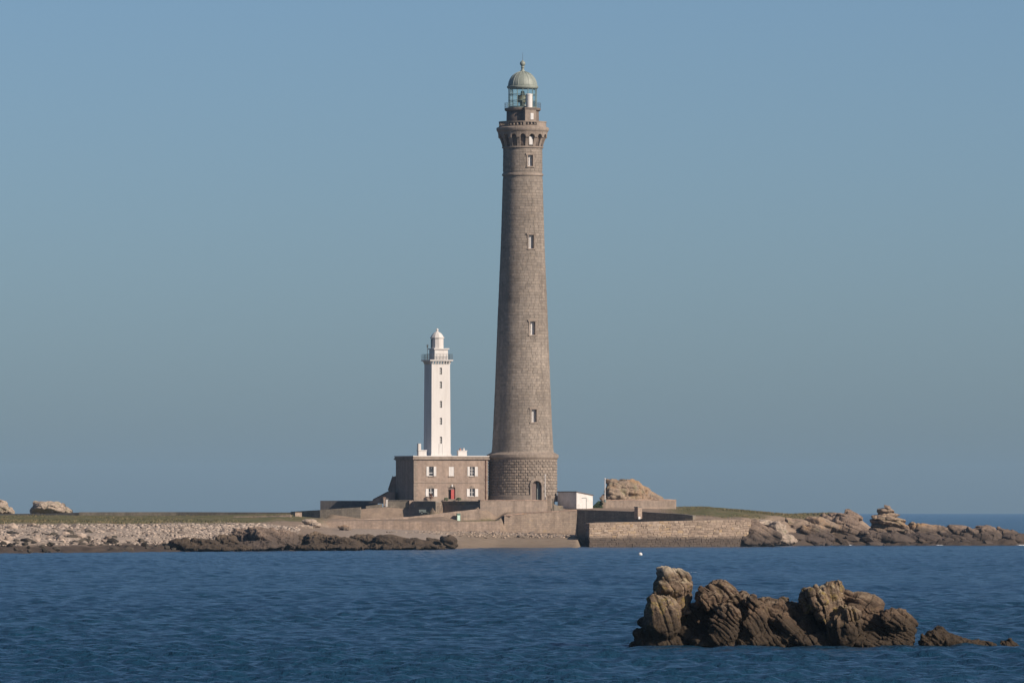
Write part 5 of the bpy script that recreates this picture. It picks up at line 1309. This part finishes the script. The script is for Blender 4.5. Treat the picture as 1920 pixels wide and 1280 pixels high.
# rocks of the island
isl = dict(voxel=0.19, dip=20, cell=3.0, blk=0.42, crk=0.38, fine=0.15, blocks=7, bsz=0.5, nh=36)
G1 = 'seaweed rocks along the left shore'
rock('shore_rock', 'dark seaweed-covered ledge on the left shore below the shingle', 'rock', [(345, 1022, 28, 9, 0, 1.2, 4), (385, 1022, 30, 10, 2, 1.2, 5), (425, 1018, 22, 14, 5, 1.2, 12), (410, 1028, 60, 6, -3, .7, 0)], -222, mat=M['rock_dark'], seed=41, **{**isl, 'cell': 2.0, 'blk': .5, 'blocks': 14, 'bsz': .42})
rock('shore_rock', 'brown slabby outcrop on the left shore below the pale wall stub', 'rock', [(465, 1010, 34, 16, 6, 1.1, 12), (500, 1012, 34, 18, 4, 1.1, 14), (480, 1024, 50, 8, -2, .9, 0), (530, 1010, 26, 16, 8, 1.1, 16)], -212, mat=M['rock_red'], seed=43, **{**isl, 'cell': 2.0, 'blk': .5, 'blocks': 14, 'bsz': .42})
rock('shore_rock', 'jagged dark ledge on the shore below the garden walls', 'rock', [(556, 1016, 30, 12, 2, 1.1, 10), (604, 1016, 34, 13, 0, 1.1, 10), (648, 1018, 32, 11, -1, 1.0, 10), (600, 1026, 70, 6, -4, .6, 0)], -196, mat=M['rock_dark'], seed=45, **{**isl, 'cell': 2.0, 'blk': .5, 'blocks': 14, 'bsz': .42})
rock('shore_rock', 'long dark seaweed ledge on the shore below the ramp', 'rock', [(690, 1016, 34, 11, 2, 1.0, 9), (738, 1017, 36, 11, 0, 1.0, 8), (785, 1019, 28, 8, -1, 1.0, 6), (740, 1025, 90, 5, -4, .5, 0)], -170, mat=M['rock_dark'], seed=47, **{**isl, 'cell': 2.0, 'blk': .5, 'blocks': 14, 'bsz': .42})
rock('shore_rock', 'separate dark boulder at the right end of the seaweed ledge', 'rock', [(843, 1018, 14, 10, 0, 1.0, 20), (832, 1012, 8, 6, 1, 1.0, 0), (812, 1019, 16, 9, 3, 1, 0)], -150, mat=M['rock_dark'], seed=49, **isl)
rock('shore_rock', 'grey rock with yellow lichen at the foot of the ramp wall', 'rock', [(645, 991, 9, 6, 0, 1, 0), (652, 994, 7, 5, -1, 1, 0)], -60, mat=M['rock'], seed=51, **{**isl, 'cell': 1.2, 'blk': .12, 'crk': .2, 'voxel': .13})
rock('shore_rock', 'low grey rocks at the left end of the ramp', 'rock', [(580, 978, 13, 5, 0, 1.2, 0), (592, 984, 10, 5, -1, 1, 0), (572, 990, 20, 6, -3, 1, 0), (555, 996, 30, 7, -6, 1, 6)], -70, mat=M['rock_pale'], seed=53, **{**isl, 'cell': 1.4, 'blk': .12, 'crk': .2, 'voxel': .14})
rock('shore_rock', 'pale rock slab on the shingle at the left of the ramp rocks', 'rock', [(476, 990, 12, 5, 0, 1.2, 0), (500, 993, 26, 5, -4, 1, 8), (460, 998, 20, 5, -6, 1, 0)], -110, mat=M['rock_pale'], seed=54, **{**isl, 'cell': 1.6, 'blk': .12, 'crk': .2, 'voxel': .15})
rock('rock_outcrop', 'large tilted granite outcrop behind the garden wall', 'rock', [(1152, 918, 15, 19, 0, 1.5, 0), (1166, 915, 20, 16, 1, 1.4, 8), (1186, 917, 24, 15, 2, 1.2, 18), (1207, 926, 24, 12, 3, 1.2, 28), (1150, 932, 20, 12, -2, 1.1, 0), (1225, 934, 26, 8, 4, 1.1, 25), (1190, 938, 55, 10, 2, .6, 0)], 12, mat=M['rock'], seed=55, **isl)
rock('rock_outcrop', 'rounded rock on the skyline behind the left field', 'rock', [(92, 953, 30, 11, 0, 1.1, 0), (84, 948, 20, 8, 1, 1.1, 0), (118, 958, 18, 8, 0, 1, 10), (72, 958, 14, 8, 0, 1, 0)], 60, mat=M['rock_pale'], seed=57, **isl)
rock('rock_outcrop', 'rock cut by the left edge of the picture on the skyline', 'rock', [(0, 950, 18, 12, 0, 1.1, 10), (14, 957, 12, 8, 0, 1, 20), (-20, 948, 24, 14, 0, 1, 0)], 60, mat=M['rock_pale'], seed=59, **isl)
# right shore
isr = dict(isl); isr.update(cell=4.2, blk=0.42, crk=0.42, dip=24, blocks=4, bsz=.62, nh=50)
rock('shore_rock', 'dark rounded rock at the right end of the quay', 'rock', [(1416, 990, 16, 12, 4, 1, 10), (1424, 1004, 32, 20, 2, 1, 20), (1410, 1013, 20, 12, 0, 1, 0), (1445, 1012, 20, 12, 2, 1, 0)], -49, mat=M['rock_red'], seed=61, **isr)
rock('shore_rock', 'pale sloping slab descending to the water right of the quay', 'rock', [(1462, 998, 12, 22, 2, 1.4, -32), (1472, 1014, 18, 11, -1, 1, 0), (1445, 984, 22, 6, 5, 1.2, 12)], -30, mat=M['rock_pale'], seed=63, **isr)
rock('shore_rock', 'fissured brown outcrop between the pale slab and the rounded headland', 'rock', [(1505, 996, 32, 20, 6, 1.0, 14), (1535, 1004, 28, 18, 3, 1.0, 14), (1510, 1014, 34, 9, 0, .8, 0), (1490, 984, 30, 8, 10, 1, 6), (1545, 984, 34, 12, 11, 1, 8)], -10, mat=M['rock'], seed=65, **isr)
rock('shore_rock', 'big smooth rounded headland rock left of the rock stack', 'rock', [(1590, 998, 36, 24, 4, 1.0, 22), (1570, 986, 34, 16, 9, 1.0, 10), (1615, 1008, 26, 15, 3, 1.0, 24), (1590, 970, 28, 6, 16, 1, 10), (1608, 966, 18, 5, 16, 1, 26)], 4, mat=M['rock_red'], seed=67, **{**isr, 'blocks': 6, 'bsz': .6})
rock('shore_rock', 'dark low rocks under the balancing rock stack', 'rock', [(1640, 1012, 30, 13, 0, 1, 10), (1680, 1012, 36, 11, 0, 1, 10), (1655, 1003, 34, 8, 4, 1, 6)], 4, mat=M['rock_red'], seed=69, **isr)
# balancing slabs of the stack: each slab a part
stk = thing('rock_stack', (WX(1662, 8), 8, WZ(1002, 8)), 'pile of tilted granite slabs rising above the right skyline', 'rock')
sl = [(1664, 951, 6, 4, 5), (1660, 957.5, 16, 4.5, 2), (1668, 965.5, 21, 4.6, 8), (1652, 970, 17, 4, 3), (1676, 973.5, 22, 5, 14), (1650, 977.5, 18, 5, 3), (1672, 982, 24, 5, 14), (1690, 984, 18, 5, 24),
      (1652, 987, 20, 5, 6), (1672, 992, 26, 5.5, 14), (1662, 997, 30, 5, 10), (1690, 996, 20, 7, 16), (1705, 998, 16, 7, 20)]
for i, (px, py, hw, hh, roll) in enumerate(sl):
    o = rock('slab', None, None, [(px, py, hw, hh, 0, 1.0, roll)], 8 + (i % 3) * .8, .16, M['rock'], dip=roll + 8, cell=1.8, blk=.15, crk=.2, fine=.12, seed=80 + i, squash=4.0, blocks=4, bsz=.5)
    loc = o.location.copy(); o.parent = stk; o.location = loc - stk.location
rock('shore_rock', 'slanting brown reef right of the rock stack', 'rock', [(1735, 995, 30, 12, 4, 1, 12), (1765, 997, 28, 11, 4, 1, 14), (1740, 1012, 44, 11, 0, .8, 6), (1785, 1012, 26, 12, 1, 1, 16)], 6, mat=M['rock'], seed=71, **isr)
rock('shore_rock', 'brown rock in the middle of the right-hand reef', 'rock', [(1800, 993, 22, 9, 4, 1.1, 8), (1815, 1008, 24, 16, 1, 1, 6), (1795, 1014, 26, 9, -1, 1, 0)], 6, mat=M['rock_red'], seed=73, **isr)
rock('shore_rock', 'block-shaped rock with a flat top on the right-hand reef', 'rock', [(1852, 996, 22, 10, 3, 1, 4), (1848, 1010, 28, 12, 0, 1, 0), (1872, 1004, 14, 8, 3, 1, 10)], 6, mat=M['rock_red'], seed=75, **isr)
rock('shore_rock', 'low purple-brown rock where the reef leaves the picture', 'rock', [(1890, 1001, 22, 8, 4, 1, 8), (1910, 1012, 30, 10, 0, 1, 4), (1945, 1014, 26, 8, 2, 1, 0)], 6, mat=M['rock_red'], seed=77, **isr)

# ------------------------------------------------------------------ boulders and shingle of the left beach
def pebble_proto(seed):
    bm = bmesh.new(); bmesh.ops.create_icosphere(bm, subdivisions=1, radius=1.0); rg = random.Random(seed)
    for v in bm.verts: v.co *= rg.uniform(.72, 1.15)
    vs = [tuple(v.co) for v in bm.verts]; fs = [tuple(x.index for x in f.verts) for f in bm.faces]; bm.free(); return vs, fs
M['boulder'] = stone('shore_boulder', (0.35, 0.285, 0.235), (0.24, 0.19, 0.155), objrand=True, amt=0.35, big=.4)
M['pebbles'] = stone('shingle', (0.37, 0.305, 0.255), (0.28, 0.23, 0.19), island=True, amt=0.42, big=.4, streak=False)
M['sand_stones'] = stone('sandy_stones', (0.36, 0.285, 0.225), (0.28, 0.22, 0.17), island=True, amt=0.35, big=.4, streak=False)
M['boulder_wet'] = stone('weedy_boulder', (0.085, 0.07, 0.055), (0.055, 0.048, 0.038), objrand=True, amt=0.3, big=.4)
PR = [pebble_proto(i) for i in range(8)]
def pmesh(i, mat):
    me = bpy.data.meshes.new('boulder'); me.from_pydata(PR[i][0], [], PR[i][1]); me.materials.append(mat); return me
PMd = [pmesh(i, M['boulder']) for i in range(8)]; PMw = [pmesh(i, M['boulder_wet']) for i in range(8)]
PMr = [pmesh(i, M['rock_red']) for i in range(8)]
rg = random.Random(31)
def beach_pt(lo, hi, px0, px1):
    for _ in range(400):
        px = rg.uniform(px0, px1); Y = rg.uniform(-290, -90); x = WX(px, Y); z = ground_z(x, Y)
        if lo < z < hi: return x, Y, z, px
    return None
def boulder(lo, hi, px0, px1, smin, smax, meshes, label, group):
    q = beach_pt(lo, hi, px0, px1)
    if not q: return
    x, Y, z, px = q; s = smin + (smax - smin) * rg.random() ** 2
    o = bpy.data.objects.new('boulder', rg.choice(meshes)); C.objects.link(o)
    o.location = (x, Y, z + s * .15); o.scale = (s * rg.uniform(.9, 1.5), s * rg.uniform(.8, 1.2), s * rg.uniform(.55, .85)); o.rotation_euler = (rg.uniform(-.3, .3), rg.uniform(-.3, .3), rg.uniform(0, 6.28))
    tag(o, label, 'boulder', group)
for k in range(85): boulder(1.0, 3.9, -30, 215, .35, 1.1, PMd, 'pale boulder on the beach at the far left', 'pale boulders at the far left of the beach')
for k in range(40): boulder(1.0, 3.4, 215, 520, .3, .8, PMd, 'pale boulder on the shingle bank left of the ramp', 'pale boulders on the shingle bank')
for k in range(45): boulder(1.0, 2.9, -30, 215, .35, 1.0, PMw, 'dark greenish boulder among the pale stones at the far left', 'dark boulders among the pale stones at the far left')
for k in range(60): boulder(0.2, 1.5, -30, 330, .3, .9, PMw, 'dark weedy boulder at the waterline of the left beach', 'dark weedy boulders at the waterline')
for k in range(18):
    Y = rg.uniform(-56, -36); px = rg.uniform(880, 1092); x = WX(px, Y); s = rg.uniform(.2, .5)
    o = bpy.data.objects.new('boulder', rg.choice(PMd)); C.objects.link(o); o.location = (x, Y, ground_z(x, Y) + .1); o.scale = (s * 1.5, s, s * .6); o.rotation_euler = (0, rg.uniform(-.3, .3), rg.uniform(0, 6))
    tag(o, 'loose pale rock at the foot of the broad sea wall', 'boulder', 'loose rocks at the foot of the sea wall')
def scatter_stones(n, lo, hi, px0, px1, smin, smax, name, mat, Y0=-290, Y1=-90):
    nr = np.random.default_rng(17)
    Y = nr.uniform(Y0, Y1, n * 6); px = nr.uniform(px0, px1, n * 6); x = (px - 960) * (D0 + Y) / F_PX
    z, _ = base_height(x, Y); m = (z > lo) & (z < hi); x, Y, z = x[m][:n], Y[m][:n], z[m][:n]
    V, Fc = [], []
    b = 0
    for i in range(len(x)):
        vs, fs = PR[i % 8]; s = smin + (smax - smin) * nr.random() ** 2; a = nr.random() * 6.28; c_, s_ = math.cos(a), math.sin(a); v = np.array(vs) * np.array([s * 1.3, s, s * .7])
        V.append(np.stack([v[:, 0] * c_ - v[:, 1] * s_ + x[i], v[:, 0] * s_ + v[:, 1] * c_ + Y[i], v[:, 2] + z[i] + s * .1], 1)); Fc.append(np.array(fs) + b); b += len(vs)
    V = np.concatenate(V); Fc = np.concatenate(Fc)
    me = bpy.data.meshes.new(name); me.vertices.add(len(V)); me.vertices.foreach_set('co', V.ravel()); me.loops.add(Fc.size); me.loops.foreach_set('vertex_index', Fc.ravel().astype(np.int32))
    me.polygons.add(len(Fc)); me.polygons.foreach_set('loop_start', np.arange(0, Fc.size, 3, dtype=np.int32)); me.update(calc_edges=True); me.materials.append(mat)
    o = bpy.data.objects.new(name, me); C.objects.link(o); o['kind'] = 'stuff'; return o
tag(scatter_stones(9000, 1.1, 4.2, -60, 560, .08, .36, 'shingle', M['pebbles']), 'pale shingle covering the left beach', 'shingle')
tag(scatter_stones(700, 1.6, 2.7, 700, 1092, .08, .3, 'shingle', M['sand_stones'], -70, -36.8), 'thin scatter of stones below the ramp and sea wall', 'shingle')

# grass tufts break the edges of the turf
def tufts(n, px0, px1, Y0, Y1, lo, name, label):
    nr = np.random.default_rng(23); px = nr.uniform(px0, px1, n * 3); Y = nr.uniform(Y0, Y1, n * 3); x = (px - 960) * (D0 + Y) / F_PX
    z, _ = base_height(x, Y); m = z > lo; x, Y, z = x[m][:n], Y[m][:n], z[m][:n]; n = len(x)
    V = np.zeros((n, 3, 3)); a = nr.uniform(0, 6.28, n); w = nr.uniform(.05, .16, n); h = nr.uniform(.05, .32, n) * np.clip(.5 + 1.3 * fbm(np.stack([x * .12, Y * .05, x * 0], 1), 3, 66), .25, 1.5)
    V[:, 0] = np.stack([x - np.cos(a) * w, Y - np.sin(a) * w, z - .1], 1); V[:, 1] = np.stack([x + np.cos(a) * w, Y + np.sin(a) * w, z - .1], 1)
    V[:, 2] = np.stack([x + nr.uniform(-.15, .15, n), Y + nr.uniform(-.15, .15, n), z + h], 1)
    me = bpy.data.meshes.new(name); me.vertices.add(n * 3); me.vertices.foreach_set('co', V.ravel()); me.loops.add(n * 3); me.loops.foreach_set('vertex_index', np.arange(n * 3, dtype=np.int32))
    me.polygons.add(n); me.polygons.foreach_set('loop_start', np.arange(0, n * 3, 3, dtype=np.int32)); me.update(calc_edges=True)
    me.materials.append(M['turf']); o = bpy.data.objects.new(name, me); C.objects.link(o); o['kind'] = 'stuff'; tag(o, label, 'grass')
t = NT('turf_blades'); t.pos()
t.col(t.mix(1.0, t.ramp(t._g.outputs['Random Per Island'], [(0, (.08, .078, .034)), (.6, (.125, .112, .05)), (1, (.22, .17, .10))]), t.ramp(t.noise(.12, 5, .65), [(.3, (.62, .66, .6)), (.5, (1, 1, 1)), (.7, (1.5, 1.25, 1.2))]), 'MULTIPLY')); t.rough(.9); M['turf'] = t.m
tufts(13000, -80, 560, -190, 30, 4.4, 'grass', 'short olive grass on the left of the island')
tufts(10000, 1235, 1620, -40, 50, 5.1, 'grass', 'rough grass on the low hill right of the garden wall')

# ------------------------------------------------------------------ buoy and foam
YB = H * F_PX / (1041 - HOR) - D0
bx = WX(1200.5, YB)
bu = thing('mooring_buoy', (bx, YB, 0), 'round white mooring buoy floating in front of the quay', 'buoy')
MB().lathe((bx, YB), [(.30 * math.sin(a) + .001, .16 - .30 * math.cos(a)) for a in np.linspace(0, math.pi, 12)], 18, cap=False).build('float', M['white'], bu, smooth=True)
MB().ring((bx, YB), .09, .50, .022, 12, 6).tube((bx, YB, .42), (bx, YB, .5), .035, 6).build('mooring_ring', M['iron'], bu)

# ------------------------------------------------------------------ the hazy sea air
hz = MB().box(-15800, 15800, -15800, 14500, -4.5, 97.0).mesh('haze', None)
hm = bpy.data.materials.new('sea_haze'); hm.use_nodes = True; hn = hm.node_tree; hn.nodes.clear()
ho = hn.nodes.new('ShaderNodeOutputMaterial'); hv = hn.nodes.new('ShaderNodeVolumePrincipled')
hv.inputs['Color'].default_value = (0.42, 0.70, 1.0, 1); hv.inputs['Density'].default_value = 2.6e-5; hv.inputs['Anisotropy'].default_value = 0.0
hn.links.new(hv.outputs[0], ho.inputs['Volume']); hz.materials.append(hm)
o = bpy.data.objects.new('haze', hz); C.objects.link(o); o['kind'] = 'stuff'

# weedy boulders along the foot of the right-hand reef
for k in range(26):
    px = rg.uniform(1392, 1935); Yw = float(np.interp(px, [1392, 1480, 1560, 1935], [-47, -21, -2, 0])) + rg.uniform(-1.5, 4.0); x = WX(px, Yw); s = .4 + 1.0 * rg.random() ** 1.6
    o = bpy.data.objects.new('boulder', rg.choice(PMr)); C.objects.link(o); o.location = (x, Yw, max(0.05, ground_z(x, Yw)) + .1 * s); o.scale = (s * 1.6, s, s * .7); o.rotation_euler = (0, rg.uniform(0, .5), rg.uniform(-.4, .4))
    tag(o, 'dark brown weedy boulder along the foot of the right-hand reef', 'boulder', 'weedy boulders below the right-hand reef')
# foam where the swell washes the rocks, and two small breaking crests
M['foam'] = plain('foam', (0.75, 0.77, 0.78), 0.8, 0.1, 4)
def foam(px0, px1, Y, n, h, label, seed):
    r2 = random.Random(seed); mb = MB()
    for k in range(n):
        q = r2.random(); x = WX(px0 + (px1 - px0) * q, Y); e_ = math.sin(math.pi * q) ** .5; s = r2.uniform(.3, 1.0); vs, fs = PR[k % 8]
        y_ = Y + r2.uniform(-.8, .8)
        mb.add([(x + vx * s * h * 3.2, y_ + vy * s * h * 3, .05 + vz * s * h * e_) for vx, vy, vz in vs], fs)
    o = mb.build('foam', M['foam'], None, (WX((px0 + px1) / 2, Y), Y, 0)); o['kind'] = 'stuff'; tag(o, label, 'foam')
foam(1728, 1772, -1.2, 60, .12, 'white wash along the slanting reef', 1)
foam(1893, 1930, -1.2, 60, .15, 'white wash at the right end of the reef', 2)
foam(1578, 1606, -3.2, 30, .12, 'thin white wash under the rounded headland', 3)
foam(1128, 1160, H * F_PX / (1051 - HOR) - D0, 14, .03, 'small breaking crest near the buoy', 4)
foam(1290, 1312, H * F_PX / (1073 - HOR) - D0, 12, .025, 'small breaking crest beside the near rock pillar', 5)
foam(684, 692, -137, 8, .12, 'fleck of foam at the seaweed ledge', 6)
